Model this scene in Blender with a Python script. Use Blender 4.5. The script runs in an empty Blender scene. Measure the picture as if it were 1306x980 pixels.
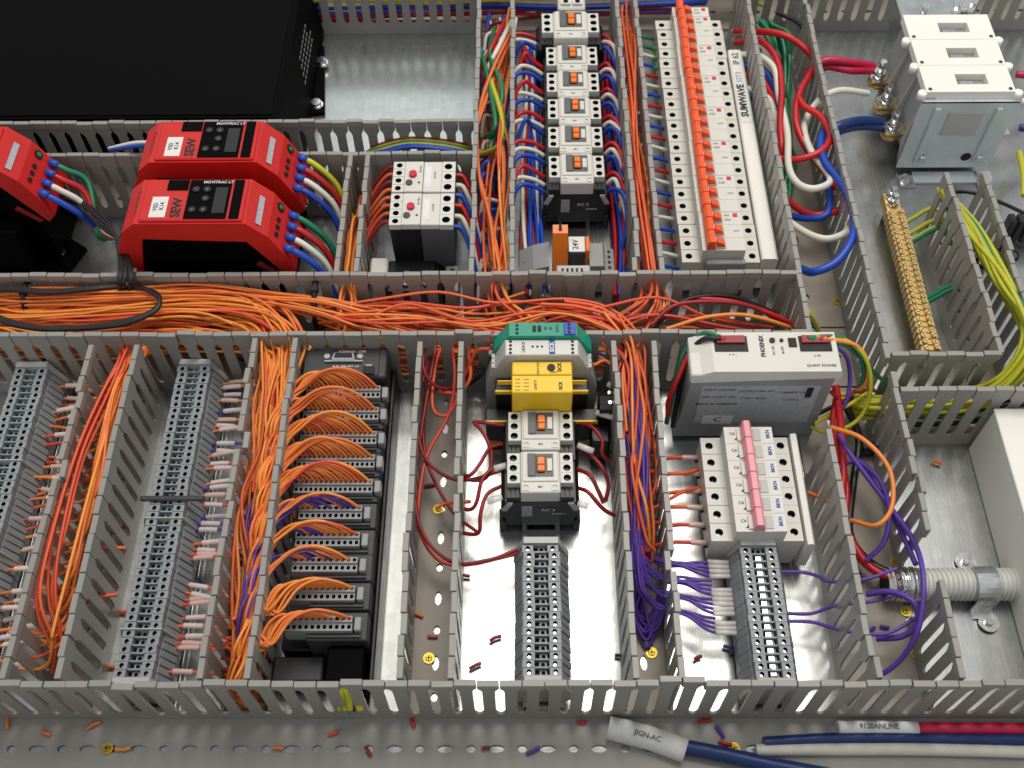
import bpy, bmesh, math, random
from mathutils import Vector, Matrix
random.seed(7)
S = 0.0012                      # metres per layout unit
R = math.radians
scene = bpy.context.scene
col = scene.collection

# ------------------------------------------------------------------ camera
CAMH = 760.0
CR = Vector((0.99995859, 0.00176257, -0.00892825)).normalized()
CU = Vector((0.00346738, 0.83327611, 0.55284618)).normalized()
CF = Vector((-0.00841413, 0.55285424, -0.83323549)).normalized()
FPX = 1370.26
cd = bpy.data.cameras.new("camera")
cam = bpy.data.objects.new("camera", cd)
col.objects.link(cam)
cd.sensor_width = 36
cd.lens = FPX * 36 / 1306
cd.clip_start = 0.02
cd.clip_end = 50
cam.matrix_world = Matrix(((CR.x, CU.x, -CF.x, 0), (CR.y, CU.y, -CF.y, 0), (CR.z, CU.z, -CF.z, CAMH * S), (0, 0, 0, 1)))
scene.camera = cam
cd.dof.use_dof = True
cd.dof.focus_distance = 0.98
cd.dof.aperture_fstop = 11.0

# ------------------------------------------------------------------ light
world = bpy.data.worlds.new("World")
scene.world = world
world.use_nodes = True
bg = world.node_tree.nodes["Background"]
bg.inputs[0].default_value = (0.95, 0.97, 1.0, 1)
bg.inputs[1].default_value = 0.58

def area(name, x, y, z, sx, sy, power, color, rx=0, ry=0):
    ld = bpy.data.lights.new(name, 'AREA')
    ld.shape = 'RECTANGLE'
    ld.size = sx * S
    ld.size_y = sy * S
    ld.energy = power
    ld.color = color
    o = bpy.data.objects.new(name, ld)
    o.location = (x * S, y * S, z * S)
    o.rotation_euler = (R(rx), R(ry), 0)
    col.objects.link(o)
area("ceiling_lamp", 330, 1330, 2300, 1080, 1150, 52, (1.0, 0.93, 0.84))
area("ceiling_lamp_far", -450, 3300, 2300, 950, 900, 5, (0.90, 1.0, 0.97), -25)

scene.view_settings.view_transform = 'Standard'
scene.view_settings.look = 'None'
scene.view_settings.exposure = 0.0
scene.view_settings.gamma = 1.0
scene.cycles.max_bounces = 6
scene.cycles.diffuse_bounces = 3
scene.cycles.glossy_bounces = 4

# ------------------------------------------------------------------ materials
def lin(c):
    return tuple(((x / 255) / 12.92 if x / 255 <= 0.04045 else ((x / 255 + 0.055) / 1.055) ** 2.4) for x in c)
MATS = {}
def mat(name, rgb, rough=0.45, metal=0.0, var=0.08, scale=60, bump=0.0, spec=0.5, coat=0.0, trans=0.0, rand=0.0, hue=0.0, alpha=1.0):
    m = bpy.data.materials.new(name)
    m.use_nodes = True
    nt = m.node_tree
    b = nt.nodes["Principled BSDF"]
    c = lin(rgb)
    b.inputs["Roughness"].default_value = rough
    b.inputs["Metallic"].default_value = metal
    b.inputs["Specular IOR Level"].default_value = spec
    b.inputs["Coat Weight"].default_value = coat
    b.inputs["Transmission Weight"].default_value = trans
    b.inputs["Alpha"].default_value = alpha
    tc = nt.nodes.new("ShaderNodeTexCoord")
    nz = nt.nodes.new("ShaderNodeTexNoise")
    nz.inputs["Scale"].default_value = scale
    nz.inputs["Detail"].default_value = 4
    nt.links.new(tc.outputs["Object"], nz.inputs["Vector"])
    mp = nt.nodes.new("ShaderNodeMapRange")
    mp.inputs[1].default_value = 0.3
    mp.inputs[2].default_value = 0.7
    mp.inputs[3].default_value = 1 - var
    mp.inputs[4].default_value = 1 + var
    nt.links.new(nz.outputs["Fac"], mp.inputs[0])
    val = mp.outputs[0]
    hs = nt.nodes.new("ShaderNodeHueSaturation")
    hs.inputs["Color"].default_value = (*c, 1)
    if rand or hue:
        oi = nt.nodes.new("ShaderNodeObjectInfo")
        mr = nt.nodes.new("ShaderNodeMapRange")
        mr.inputs[3].default_value = 1 - rand
        mr.inputs[4].default_value = 1 + rand
        nt.links.new(oi.outputs["Random"], mr.inputs[0])
        mu = nt.nodes.new("ShaderNodeMath")
        mu.operation = 'MULTIPLY'
        nt.links.new(mr.outputs[0], mu.inputs[0])
        nt.links.new(val, mu.inputs[1])
        val = mu.outputs[0]
        if hue:
            mh = nt.nodes.new("ShaderNodeMapRange")
            mh.inputs[3].default_value = 0.5 - hue
            mh.inputs[4].default_value = 0.5 + hue
            nt.links.new(oi.outputs["Random"], mh.inputs[0])
            nt.links.new(mh.outputs[0], hs.inputs["Hue"])
    nt.links.new(val, hs.inputs["Value"])
    nt.links.new(hs.outputs[0], b.inputs["Base Color"])
    mr2 = nt.nodes.new("ShaderNodeMapRange")
    mr2.inputs[3].default_value = max(0, rough - 0.07)
    mr2.inputs[4].default_value = min(1, rough + 0.07)
    nt.links.new(nz.outputs["Fac"], mr2.inputs[0])
    nt.links.new(mr2.outputs[0], b.inputs["Roughness"])
    if bump:
        bp = nt.nodes.new("ShaderNodeBump")
        bp.inputs["Strength"].default_value = bump
        bp.inputs["Distance"].default_value = 0.0005
        nt.links.new(nz.outputs["Fac"], bp.inputs["Height"])
        nt.links.new(bp.outputs[0], b.inputs["Normal"])
    MATS[name] = m
    return m

mat("duct_pvc", (152, 150, 143), 0.42, var=0.10, scale=14, rand=0.025, bump=0.12)
mat("duct_floor_pvc", (148, 139, 128), 0.38, var=0.07, scale=18, bump=0.05)
mat("zinc", (196, 203, 203), 0.26, 0.92, var=0.12, scale=70)
mat("zinc_bright", (215, 218, 218), 0.2, 1.0, var=0.1, scale=300)
mat("chrome", (225, 225, 225), 0.15, 1.0, var=0.1, scale=300)
mat("brass", (212, 184, 126), 0.36, 0.85, var=0.25, scale=250)
mat("brass_yellow", (196, 168, 70), 0.35, 0.9, var=0.25, scale=250)
mat("orange", (242, 140, 62), 0.42, var=0.04, scale=40, rand=0.10, hue=0.012)
mat("orange_red", (236, 104, 58), 0.42, var=0.04, scale=40, rand=0.10, hue=0.012)
mat("purple", (92, 62, 160), 0.42, var=0.05, rand=0.12)
mat("red_wire", (196, 28, 34), 0.35, var=0.05, rand=0.1)
mat("dark_red", (150, 34, 40), 0.4, var=0.05, rand=0.1)
mat("crimson", (190, 24, 66), 0.35, var=0.05)
mat("white_wire", (226, 222, 208), 0.38, var=0.04)
mat("blue_wire", (24, 72, 178), 0.35, var=0.05, rand=0.12)
mat("navy_wire", (24, 52, 112), 0.35, var=0.05)
mat("green_wire", (26, 122, 84), 0.38, var=0.05, rand=0.12)
mat("yellow_green", (190, 190, 44), 0.38, var=0.05, rand=0.12)
mat("yellow_wire", (232, 206, 40), 0.38, var=0.05)
mat("black_wire", (26, 24, 26), 0.4, var=0.1)
mat("black_tie", (18, 18, 20), 0.3, var=0.1)
mat("sleeve", (252, 246, 242), 0.1, var=0.05, alpha=0.62, rand=0.04, coat=0.6)
mat("pink_sleeve", (252, 236, 226), 0.1, var=0.06, alpha=0.5, rand=0.06, coat=0.6)
mat("device_white", (214, 212, 203), 0.4, var=0.03, scale=30)
mat("device_grey", (150, 152, 152), 0.42, var=0.04, scale=30)
mat("light_grey", (184, 184, 178), 0.42, var=0.04, scale=30)
mat("dark_grey", (58, 60, 62), 0.45, var=0.06, scale=30)
mat("mid_grey", (92, 94, 96), 0.45, var=0.05, scale=30)
mat("black_plastic", (26, 27, 30), 0.4, var=0.1, scale=30)
mat("gloss_black", (4, 4, 5), 0.6, var=0.2, scale=12, spec=0.06)
mat("hole_black", (10, 10, 11), 0.6, var=0.1)
mat("terminal_grey", (143, 150, 153), 0.45, var=0.05, scale=40, rand=0.05)
mat("red_plastic", (204, 30, 22), 0.5, var=0.05, scale=25, bump=0.15)
mat("orange_plastic", (238, 122, 28), 0.38, var=0.05)
mat("toggle_orange", (240, 92, 40), 0.38, var=0.04)
mat("bracket_steel", (212, 220, 222), 0.3, 0.25, var=0.06, scale=60)
mat("toggle_pink", (234, 150, 160), 0.38, var=0.04)
mat("yellow_plastic", (244, 200, 32), 0.4, var=0.03, scale=30)
mat("teal_plastic", (20, 150, 122), 0.4, var=0.05)
mat("blue_plastic", (40, 76, 176), 0.4, var=0.05)
mat("green_plastic", (60, 170, 60), 0.4, var=0.05)
mat("red_button", (200, 20, 50), 0.35, var=0.05)
mat("paper", (226, 226, 222), 0.6, var=0.05, scale=200)
mat("paper_grey", (170, 174, 178), 0.5, var=0.12, scale=200)
mat("ink", (28, 28, 30), 0.6, var=0.1)
mat("ink_blue", (36, 70, 150), 0.6, var=0.1)
mat("ink_red", (196, 44, 60), 0.6, var=0.1)
mat("ink_white", (220, 220, 220), 0.6, var=0.05)
mat("psu_side", (150, 155, 158), 0.38, 0.25, var=0.05, scale=40)
mat("box_white", (240, 237, 228), 0.5, var=0.03, scale=10, bump=0.05)
mat("conduit_grey", (214, 214, 208), 0.4, var=0.05)

def plate_material():
    m = bpy.data.materials.new("galvanised_plate")
    m.use_nodes = True
    nt = m.node_tree
    b = nt.nodes["Principled BSDF"]
    tc = nt.nodes.new("ShaderNodeTexCoord")
    vo = nt.nodes.new("ShaderNodeTexVoronoi")
    vo.inputs["Scale"].default_value = 110
    nz = nt.nodes.new("ShaderNodeTexNoise")
    nz.inputs["Scale"].default_value = 9
    nz.inputs["Detail"].default_value = 8
    mpg = nt.nodes.new("ShaderNodeMapping")
    mpg.inputs["Scale"].default_value = (1.6, 0.5, 1)
    nt.links.new(tc.outputs["Object"], vo.inputs["Vector"])
    nt.links.new(tc.outputs["Object"], mpg.inputs["Vector"])
    nt.links.new(mpg.outputs[0], nz.inputs["Vector"])
    mx = nt.nodes.new("ShaderNodeMix")
    mx.data_type = 'RGBA'
    mx.inputs[0].default_value = 0.07
    cr = nt.nodes.new("ShaderNodeValToRGB")
    cr.color_ramp.elements[0].position = 0.25
    cr.color_ramp.elements[0].color = (0.37, 0.39, 0.385, 1)
    cr.color_ramp.elements[1].position = 0.8
    cr.color_ramp.elements[1].color = (0.50, 0.515, 0.505, 1)
    nt.links.new(nz.outputs["Fac"], cr.inputs[0])
    bw = nt.nodes.new("ShaderNodeRGBToBW")
    nt.links.new(vo.outputs["Color"], bw.inputs[0])
    nt.links.new(cr.outputs[0], mx.inputs[6])
    nt.links.new(bw.outputs[0], mx.inputs[7])
    nt.links.new(mx.outputs[2], b.inputs["Base Color"])
    mr = nt.nodes.new("ShaderNodeMapRange")
    mr.inputs[3].default_value = 0.19
    mr.inputs[4].default_value = 0.30
    nt.links.new(nz.outputs["Fac"], mr.inputs[0])
    n2 = nt.nodes.new("ShaderNodeTexNoise")
    n2.inputs["Scale"].default_value = 60
    n2.inputs["Detail"].default_value = 6
    mp2 = nt.nodes.new("ShaderNodeMapping")
    mp2.inputs["Scale"].default_value = (14, 0.35, 1)
    nt.links.new(tc.outputs["Object"], mp2.inputs["Vector"])
    nt.links.new(mp2.outputs[0], n2.inputs["Vector"])
    ad = nt.nodes.new("ShaderNodeMath")
    ad.operation = 'MULTIPLY_ADD'
    ad.inputs[1].default_value = 0.16
    nt.links.new(n2.outputs["Fac"], ad.inputs[0])
    sb = nt.nodes.new("ShaderNodeMath")
    sb.operation = 'SUBTRACT'
    sb.inputs[1].default_value = 0.07
    nt.links.new(mr.outputs[0], sb.inputs[0])
    nt.links.new(sb.outputs[0], ad.inputs[2])
    nt.links.new(ad.outputs[0], b.inputs["Roughness"])
    b.inputs["Metallic"].default_value = 0.86
    bp = nt.nodes.new("ShaderNodeBump")
    bp.inputs["Strength"].default_value = 0.06
    bp.inputs["Distance"].default_value = 0.001
    nt.links.new(nz.outputs["Fac"], bp.inputs["Height"])
    nt.links.new(bp.outputs[0], b.inputs["Normal"])
    MATS["plate"] = m
plate_material()

# ------------------------------------------------------------------ mesh helpers
class MB:
    def __init__(s):
        s.v = []; s.f = []; s.m = []; s.s = []
    def add(s, vs, fs, m=0, smooth=False):
        o = len(s.v)
        s.v += [tuple(p) for p in vs]
        for f in fs:
            s.f.append([i + o for i in f]); s.m.append(m); s.s.append(smooth)
        return s
    def box(s, x0, x1, y0, y1, z0, z1, m=0, c=0.0):
        c = min(c, (x1 - x0) / 2.2, (y1 - y0) / 2.2, (z1 - z0) / 2.2)
        if c <= 0:
            vs = [(x, y, z) for x in (x0, x1) for y in (y0, y1) for z in (z0, z1)]
            return s.add(vs, [(0, 1, 3, 2), (4, 6, 7, 5), (0, 4, 5, 1), (2, 3, 7, 6), (0, 2, 6, 4), (1, 5, 7, 3)], m)
        lo = (x0, y0, z0); hi = (x1, y1, z1)
        vs = []; idx = {}
        for sx in (0, 1):
            for sy in (0, 1):
                for sz in (0, 1):
                    sg = (sx, sy, sz)
                    for a in range(3):
                        p = []
                        for k in range(3):
                            e = hi[k] if sg[k] else lo[k]
                            if k != a: e += (-c if sg[k] else c)
                            p.append(e)
                        idx[(sg, a)] = len(vs); vs.append(p)
        fs = []
        for a in range(3):
            b, d = [k for k in range(3) if k != a]
            for q in (0, 1):
                r = []
                for (i, j) in ((0, 0), (1, 0), (1, 1), (0, 1)):
                    g = [0, 0, 0]; g[a] = q; g[b] = i; g[d] = j
                    r.append(idx[(tuple(g), a)])
                fs.append(r)
            for i in (0, 1):
                for j in (0, 1):
                    g0 = [0, 0, 0]; g0[b] = i; g0[d] = j; g1 = list(g0); g1[a] = 1
                    fs.append([idx[(tuple(g0), b)], idx[(tuple(g1), b)], idx[(tuple(g1), d)], idx[(tuple(g0), d)]])
        for sx in (0, 1):
            for sy in (0, 1):
                for sz in (0, 1):
                    fs.append([idx[((sx, sy, sz), k)] for k in range(3)])
        return s.add(vs, fs, m)
    def prism(s, poly, axis, a0, a1, m=0):
        n = len(poly)
        def P(p, a):
            if axis == 'x': return (a, p[0], p[1])
            if axis == 'y': return (p[0], a, p[1])
            return (p[0], p[1], a)
        vs = [P(p, a0) for p in poly] + [P(p, a1) for p in poly]
        fs = [list(range(n)), list(range(n, 2 * n))] + [[i, (i + 1) % n, n + (i + 1) % n, n + i] for i in range(n)]
        return s.add(vs, fs, m)
    def cyl(s, c, a0, a1, r, n=12, m=0, axis='z', r2=None):
        r2 = r if r2 is None else r2
        def P(a, rr, t):
            u, w = c[0] + rr * math.cos(t), c[1] + rr * math.sin(t)
            if axis == 'x': return (a, u, w)
            if axis == 'y': return (u, a, w)
            return (u, w, a)
        ts = [2 * math.pi * i / n for i in range(n)]
        vs = [P(a0, r, t) for t in ts] + [P(a1, r2, t) for t in ts]
        s.add(vs, [[i, (i + 1) % n, n + (i + 1) % n, n + i] for i in range(n)], m, True)
        s.add(vs[:n], [list(range(n))], m); s.add(vs[n:], [list(range(n))], m)
        return s
    def holed(s, x0, x1, y0, y1, z0, z1, cx, cy, rx, ry=None, depth=None, m=0, mh=1, n=10, sides=True, through=False):
        """block whose top carries a real recess"""
        ry = ry or rx
        depth = depth or (z1 - z0) * 0.8
        angs = [2 * math.pi * i / n for i in range(n)]
        cor = [math.atan2(yy - cy, xx - cx) % (2 * math.pi) for xx in (x0, x1) for yy in (y0, y1)]
        angs = sorted(angs + cor)
        def outer(t):
            dx, dy = math.cos(t), math.sin(t)
            k = 1e9
            if dx > 1e-9: k = min(k, (x1 - cx) / dx)
            if dx < -1e-9: k = min(k, (x0 - cx) / dx)
            if dy > 1e-9: k = min(k, (y1 - cy) / dy)
            if dy < -1e-9: k = min(k, (y0 - cy) / dy)
            return (cx + dx * k, cy + dy * k)
        def inner(t):
            return (cx + rx * math.cos(t), cy + ry * math.sin(t))
        N = len(angs)
        O = [outer(t) for t in angs]; I = [inner(t) for t in angs]
        zb = z0 if through else z1 - depth
        vs = [(p[0], p[1], z1) for p in O] + [(p[0], p[1], z1) for p in I] + [(p[0], p[1], zb) for p in I]
        s.add(vs[:2 * N], [[i, (i + 1) % N, N + (i + 1) % N, N + i] for i in range(N)], m)
        s.add(vs[N:], [[i, (i + 1) % N, N + (i + 1) % N, N + i] for i in range(N)], m if through else mh)
        if not through:
            s.add(vs[2 * N:], [list(range(N))], mh)
        if sides:
            ov = [(p[0], p[1], z1) for p in O] + [(p[0], p[1], z0) for p in O]
            s.add(ov, [[i, (i + 1) % N, N + (i + 1) % N, N + i] for i in range(N)], m)
        return s
    def tube(s, pts, r, sides=6, m=0):
        pts = [Vector(p) for p in pts]
        n = len(pts)
        up = Vector((0.13, 0.27, 0.95))
        vs = []
        for i, p in enumerate(pts):
            t = (pts[min(i + 1, n - 1)] - pts[max(i - 1, 0)])
            if t.length < 1e-6: t = Vector((0, 0, 1))
            t.normalize()
            a = t.cross(up)
            if a.length < 0.05: a = t.cross(Vector((1, 0, 0)))
            a.normalize(); b = t.cross(a); b.normalize()
            if i and (a.dot(pa) < 0): a = -a; b = -b
            pa = a
            rr = r[i] if isinstance(r, (list, tuple)) else r
            for k in range(sides):
                th = 2 * math.pi * k / sides
                vs.append(p + a * (rr * math.cos(th)) + b * (rr * math.sin(th)))
        fs = []
        for i in range(n - 1):
            for k in range(sides):
                fs.append([i * sides + k, i * sides + (k + 1) % sides, (i + 1) * sides + (k + 1) % sides, (i + 1) * sides + k])
        s.add(vs, fs, m, True)
        s.add([vs[k] for k in range(sides)], [list(range(sides))], m)
        s.add([vs[(n - 1) * sides + k] for k in range(sides)], [list(range(sides))], m)
        return s
    def mesh(s, name, mats, recalc=True):
        me = bpy.data.meshes.new(name)
        me.from_pydata([(a * S, b * S, c * S) for a, b, c in s.v], [], s.f)
        for mm in (mats if isinstance(mats, (list, tuple)) else [mats]):
            me.materials.append(MATS[mm])
        me.polygons.foreach_set("material_index", s.m)
        me.polygons.foreach_set("use_smooth", s.s)
        if recalc:
            bm = bmesh.new(); bm.from_mesh(me)
            bmesh.ops.remove_doubles(bm, verts=bm.verts, dist=1e-6)
            bmesh.ops.recalc_face_normals(bm, faces=bm.faces)
            bm.to_mesh(me); bm.free()
        me.update()
        return me

def L(p): return (p[0] * S, p[1] * S, p[2] * S)
def link(name, me, parent=None, loc=(0, 0, 0), rot=None):
    o = bpy.data.objects.new(name, me)
    o.location = L(loc)
    if rot: o.rotation_euler = rot
    if parent: o.parent = parent
    col.objects.link(o)
    return o
def part(name, mb, mats, parent, loc=(0, 0, 0), rot=None):
    return link(name, mb.mesh(name, mats), parent, loc, rot)
def tag(o, label, cat, group=None, kind=None):
    o['label'] = label; o['category'] = cat
    if group: o['group'] = group
    if kind: o['kind'] = kind
    return o
def thing(name, label, cat, loc=(0, 0, 0), group=None, rz=0):
    o = bpy.data.objects.new(name, None)
    o.empty_display_size = 0.01
    o.location = L(loc); o.rotation_euler = (0, 0, rz)
    col.objects.link(o)
    return tag(o, label, cat, group)
def copy_tree(o, parent=None):
    c = o.copy(); col.objects.link(c)
    if parent: c.parent = parent
    for ch in list(o.children): copy_tree(ch, c)
    return c

TXT = {}
def text(s, size, matn, parent, loc, rz=0, rx=0, name='lettering', w=1.0):
    k = (s, size, matn)
    if k not in TXT:
        cu = bpy.data.curves.new('lettering', 'FONT')
        cu.body = s; cu.size = size * S; cu.align_x = 'CENTER'; cu.align_y = 'CENTER'
        cu.extrude = 0.0; cu.resolution_u = 2; cu.offset = size * S * (0.045 if s in ('SEW', 'SICK', 'SUMWAVE', 'BKN', 'PHOENIX') else 0.02)
        to = bpy.data.objects.new('lettering', cu)
        col.objects.link(to)
        dg = bpy.context.evaluated_depsgraph_get()
        me = bpy.data.meshes.new_from_object(to.evaluated_get(dg))
        me.materials.clear(); me.materials.append(MATS[matn])
        bpy.data.objects.remove(to); bpy.data.curves.remove(cu)
        TXT[k] = me
    o = link(name, TXT[k], parent, loc, (rx, 0, rz))
    o.scale = (w, 1, 1)
    return o

def at(u, v, h):
    """world point at height h behind a place in the photograph (used to measure the layout)"""
    d = CR * ((u - 653) / FPX) - CU * ((v - 490) / FPX) + CF
    t = (CAMH - h) / -d.z
    return (d.x * t, d.y * t, h)
def spline(pts, per=6):
    P = [Vector(p) for p in pts]
    if len(P) < 3: per = max(per, 4)
    P = [P[0] * 2 - P[1]] + P + [P[-1] * 2 - P[-2]]
    out = []
    for i in range(1, len(P) - 2):
        a, b, c, d = P[i - 1], P[i], P[i + 1], P[i + 2]
        for k in range(per):
            t = k / per
            out.append(0.5 * ((2 * b) + (c - a) * t + (2 * a - 5 * b + 4 * c - d) * t * t + (3 * b - a - 3 * c + d) * t ** 3))
    out.append(P[-2])
    return out
WN = {'orange': 'orange_wire', 'orange_red': 'orange_wire', 'purple': 'purple_wire', 'red_wire': 'red_wire', 'dark_red': 'dark_red_wire',
      'crimson': 'crimson_cable', 'white_wire': 'white_wire', 'blue_wire': 'blue_wire', 'navy_wire': 'dark_blue_wire', 'green_wire': 'green_wire',
      'yellow_green': 'earth_wire', 'yellow_wire': 'yellow_wire', 'black_wire': 'black_wire'}
CN = {'orange': 'orange', 'orange_red': 'bright orange', 'purple': 'purple', 'red_wire': 'red', 'dark_red': 'dark red', 'crimson': 'crimson',
      'white_wire': 'white', 'blue_wire': 'blue', 'navy_wire': 'dark blue', 'green_wire': 'green', 'yellow_green': 'yellow-green',
      'yellow_wire': 'yellow', 'black_wire': 'black'}
def wire(pts, r, m, label, group=None, per=6, sides=6, cat='wire', name=None):
    sp = spline(pts, per)
    for p in sp:
        if p.z < r + 0.6: p.z = r + 0.6
    o0 = sp[0].copy()
    mb = MB().tube([p - o0 for p in sp], r, sides)
    nm = name or WN[m]
    o = link(nm, mb.mesh(nm, m, recalc=False), None, o0)
    tag(o, label.replace('%c', CN.get(m, '')), cat, group.replace('%c', CN.get(m, '')) if group else None)
    return o
def rnd(a): return random.uniform(-a, a)
def bundle(n, keys, spread, r, mats, label, group, per=5, jit=0.42, sides=5, stuff=False):
    """n wires that run together; keys = path, spread = half widths (x,y,z) at each key"""
    sm = {}
    horiz = abs(keys[-1][0] - keys[0][0]) > abs(keys[-1][1] - keys[0][1])
    base = label
    for i in range(n):
        off = Vector((rnd(1), rnd(1), rnd(1)))
        q = off.y if horiz else off.x
        side = ('near side' if q < -0.33 else 'middle' if q < 0.33 else 'far side') if horiz else ('left side' if q < -0.33 else 'middle' if q < 0.33 else 'right side')
        label = base if stuff else base + ', ' + ('low' if off.z < -0.33 else 'mid-height' if off.z < 0.33 else 'high') + ', ' + side
        if len(label.split()) > 16: label = base
        pts = []
        for k, s in zip(keys, spread):
            o = off + Vector((rnd(jit), rnd(jit), rnd(jit)))
            pts.append((k[0] + o.x * s[0], k[1] + o.y * s[1], max(r + 2.5, k[2] + o.z * s[2])))
        m = random.choice(mats)
        if stuff:
            sp = spline(pts, per)
            sm.setdefault(m, MB()).tube(sp, r, sides)
        else:
            wire(pts, r, m, label, group, per, sides)
    for m, mb in sm.items():
        o = link(WN[m] + '_tangle', mb.mesh('tangle', m, recalc=False))
        tag(o, label.replace('%c', CN[m]), 'wires', None, 'stuff')

# ------------------------------------------------------------------ setting
pb = MB().box(-700, 760, 60, 1300, -3, 0)
pl = part('mounting_plate_floor', pb, 'plate', None)
pl['kind'] = 'structure'

# ------------------------------------------------------------------ wiring ducts
PITCH = 14.7
H = 80
def finger_mesh():
    a, b = PITCH / 2 - 0.05, 4.2
    g = 0.32
    poly = [(-a, 12), (a, 12), (a, 13), (a - 1.4, 13.6), (b + 0.5, 15.8), (b, 18.5), (b, 61), (b + 0.8, 64.5), (a - g, 67.5), (a - g, 78), (-a + g, 78), (-a + g, 67.5), (-b - 0.8, 64.5), (-b, 61), (-b, 18.5), (-b - 0.5, 15.8), (-a + 1.4, 13.6), (-a, 13)]
    mb = MB().prism(poly, 'y', -0.9, 0.9)
    mb.box(-a + g, a - g, -1.1, 3.0, 77.4, 80, 0, 0.25)
    mb.box(-a + g, a - g, 1.9, 3.0, 73.5, 77.6)
    return mb.mesh('finger', 'duct_pvc')
FING = finger_mesh()
STRIP = {}
def wall(parent, axis, fixed, a0, a1, inward, skip=()):
    """a slotted side wall: solid foot strip and one finger after another"""
    n = max(1, round((a1 - a0) / PITCH))
    p = (a1 - a0) / n
    if axis == 'x':
        part('side_strip', MB().box(a0, a1, fixed - 0.9, fixed + 0.9, 0, 12), 'duct_pvc', parent)
        rz = 0 if inward > 0 else math.pi
    else:
        part('side_strip', MB().box(fixed - 0.9, fixed + 0.9, a0, a1, 0, 12), 'duct_pvc', parent)
        rz = -math.pi / 2 if inward > 0 else math.pi / 2
    for i in range(n):
        c = a0 + (i + 0.5) * p
        if any(s0 <= c <= s1 for s0, s1 in skip): continue
        loc = (c, fixed, 0) if axis == 'x' else (fixed, c, 0)
        bent = random.random() < 0.05
        o = link('finger', FING, parent, loc, (random.gauss(0, 0.03 if bent else 0.006), random.gauss(0, 0.0015), rz + random.gauss(0, 0.02 if bent else 0.005)))
        o.scale = (p / PITCH, 1, 1)
def floor_sheet(parent, axis, lo, hi, a0, a1, rows, period=24, phase=0, m='duct_floor_pvc'):
    """bottom of a duct with its stamped mounting slots as real openings"""
    mb = MB()
    cuts = sorted(rows)
    edge = lo
    for c in cuts:
        f = (edge, c - 3.5)
        if axis == 'x': mb.box(a0, a1, f[0], f[1], 0.3, 2.0)
        else: mb.box(f[0], f[1], a0, a1, 0.3, 2.0)
        n = max(1, int((a1 - a0) / period)); p = (a1 - a0) / n
        for i in range(n):
            q0, q1 = a0 + i * p, a0 + (i + 1) * p
            long = 5.6 if i % 2 else 3.4
            if axis == 'x': mb.holed(q0, q1, c - 3.5, c + 3.5, 0.3, 2.0, (q0 + q1) / 2, c, long, 2.7, through=True, n=12)
            else: mb.holed(c - 3.5, c + 3.5, q0, q1, 0.3, 2.0, c, (q0 + q1) / 2, 2.6, long, through=True, n=12)
        edge = c + 3.5
    if axis == 'x': mb.box(a0, a1, edge, hi, 0.3, 2.0)
    else: mb.box(edge, hi, a0, a1, 0.3, 2.0)
    return part('duct_base', mb, 'duct_pvc' if period < 20 else m, parent)
def duct(label, axis, lo, hi, a0, a1, walls, rows=None, period=24):
    t = thing('cable_duct', label, 'cable duct')
    m = 0.9
    floor_sheet(t, axis, lo + m, hi - m, a0, a1, rows if rows is not None else [(lo + hi) / 2], period)
    for w in walls:
        f, b0, b1, inw = w[:4]
        wall(t, axis, f, b0, b1, inw, w[4] if len(w) > 4 else ())
    return t
duct('wide grey slotted cable duct running along the bottom edge of the panel', 'x', 150, 222, -470, 470, [(222, -470, 470, -1), (150, -470, 470, 1)], [171, 200.5], 17.5)
duct('long grey cable duct filled with orange wires across the middle', 'x', 499, 561, -520, 284, [(499, -520, 226, 1), (561, -520, 226, -1)], [530])
duct('leftmost vertical grey cable duct beside the first terminal strip', 'y', -337, -300, 224, 497, [(-337, 224, 490, 1), (-300, 224, 490, -1)])
duct('vertical grey cable duct packed with orange wires left of the black controller', 'y', -209, -176, 224, 497, [(-209, 224, 496, 1), (-176, 224, 496, -1)])
duct('almost empty vertical grey duct right of the black controller', 'y', -80, -45, 224, 497, [(-80, 224, 492, 1), (-45, 224, 492, -1)])
duct('vertical grey cable duct holding purple wires right of the yellow relay', 'y', 72, 104, 224, 497, [(72, 224, 492, 1), (104, 224, 492, -1)])
duct('vertical grey duct cut through by the corrugated conduit', 'y', 226, 284, 224, 497, [(226, 224, 411, 1), (284, 224, 292, -1), (284, 328, 462, -1)], [255], 60)
duct('vertical grey duct with thick red, white and blue loops beside the long breaker row', 'y', 226, 284, 562, 960, [(226, 499, 960, 1), (284, 474, 960, -1)], [255], 60)
duct('vertical grey duct left of the upper contactor column', 'y', -41, -6, 562, 960, [(-41, 562, 955, 1), (-6, 562, 955, -1)])
duct('narrow vertical grey duct between upper contactors and the breaker row', 'y', 96, 116, 562, 960, [(96, 562, 955, 1), (116, 562, 955, -1)])
duct('short narrow grey duct left of the two motor protection switches', 'y', -152, -134, 562, 696, [(-152, 562, 696, 1), (-134, 562, 696, -1)])
duct('grey cable duct below the large black drive enclosure', 'x', 697, 740, -520, -42, [(697, -520, -42, 1), (740, -520, -42, -1)])
duct('grey cable duct along the top edge carrying coloured wires', 'x', 962, 1020, -520, 560, [(962, -300, -42, 1), (962, 240, 560, 1), (1020, -520, 560, -1)])
duct('short vertical grey duct with yellow-green wires beside the brass earth bar', 'y', 370, 404, 497 - 18, 670, [(370, 479, 671, 1), (404, 479, 671, -1)])
duct('short horizontal grey duct under the brass earth bar', 'x', 445, 479, 286, 560, [(445, 286, 560, 1), (479, 286, 371, -1), (479, 404, 560, -1)])

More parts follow.
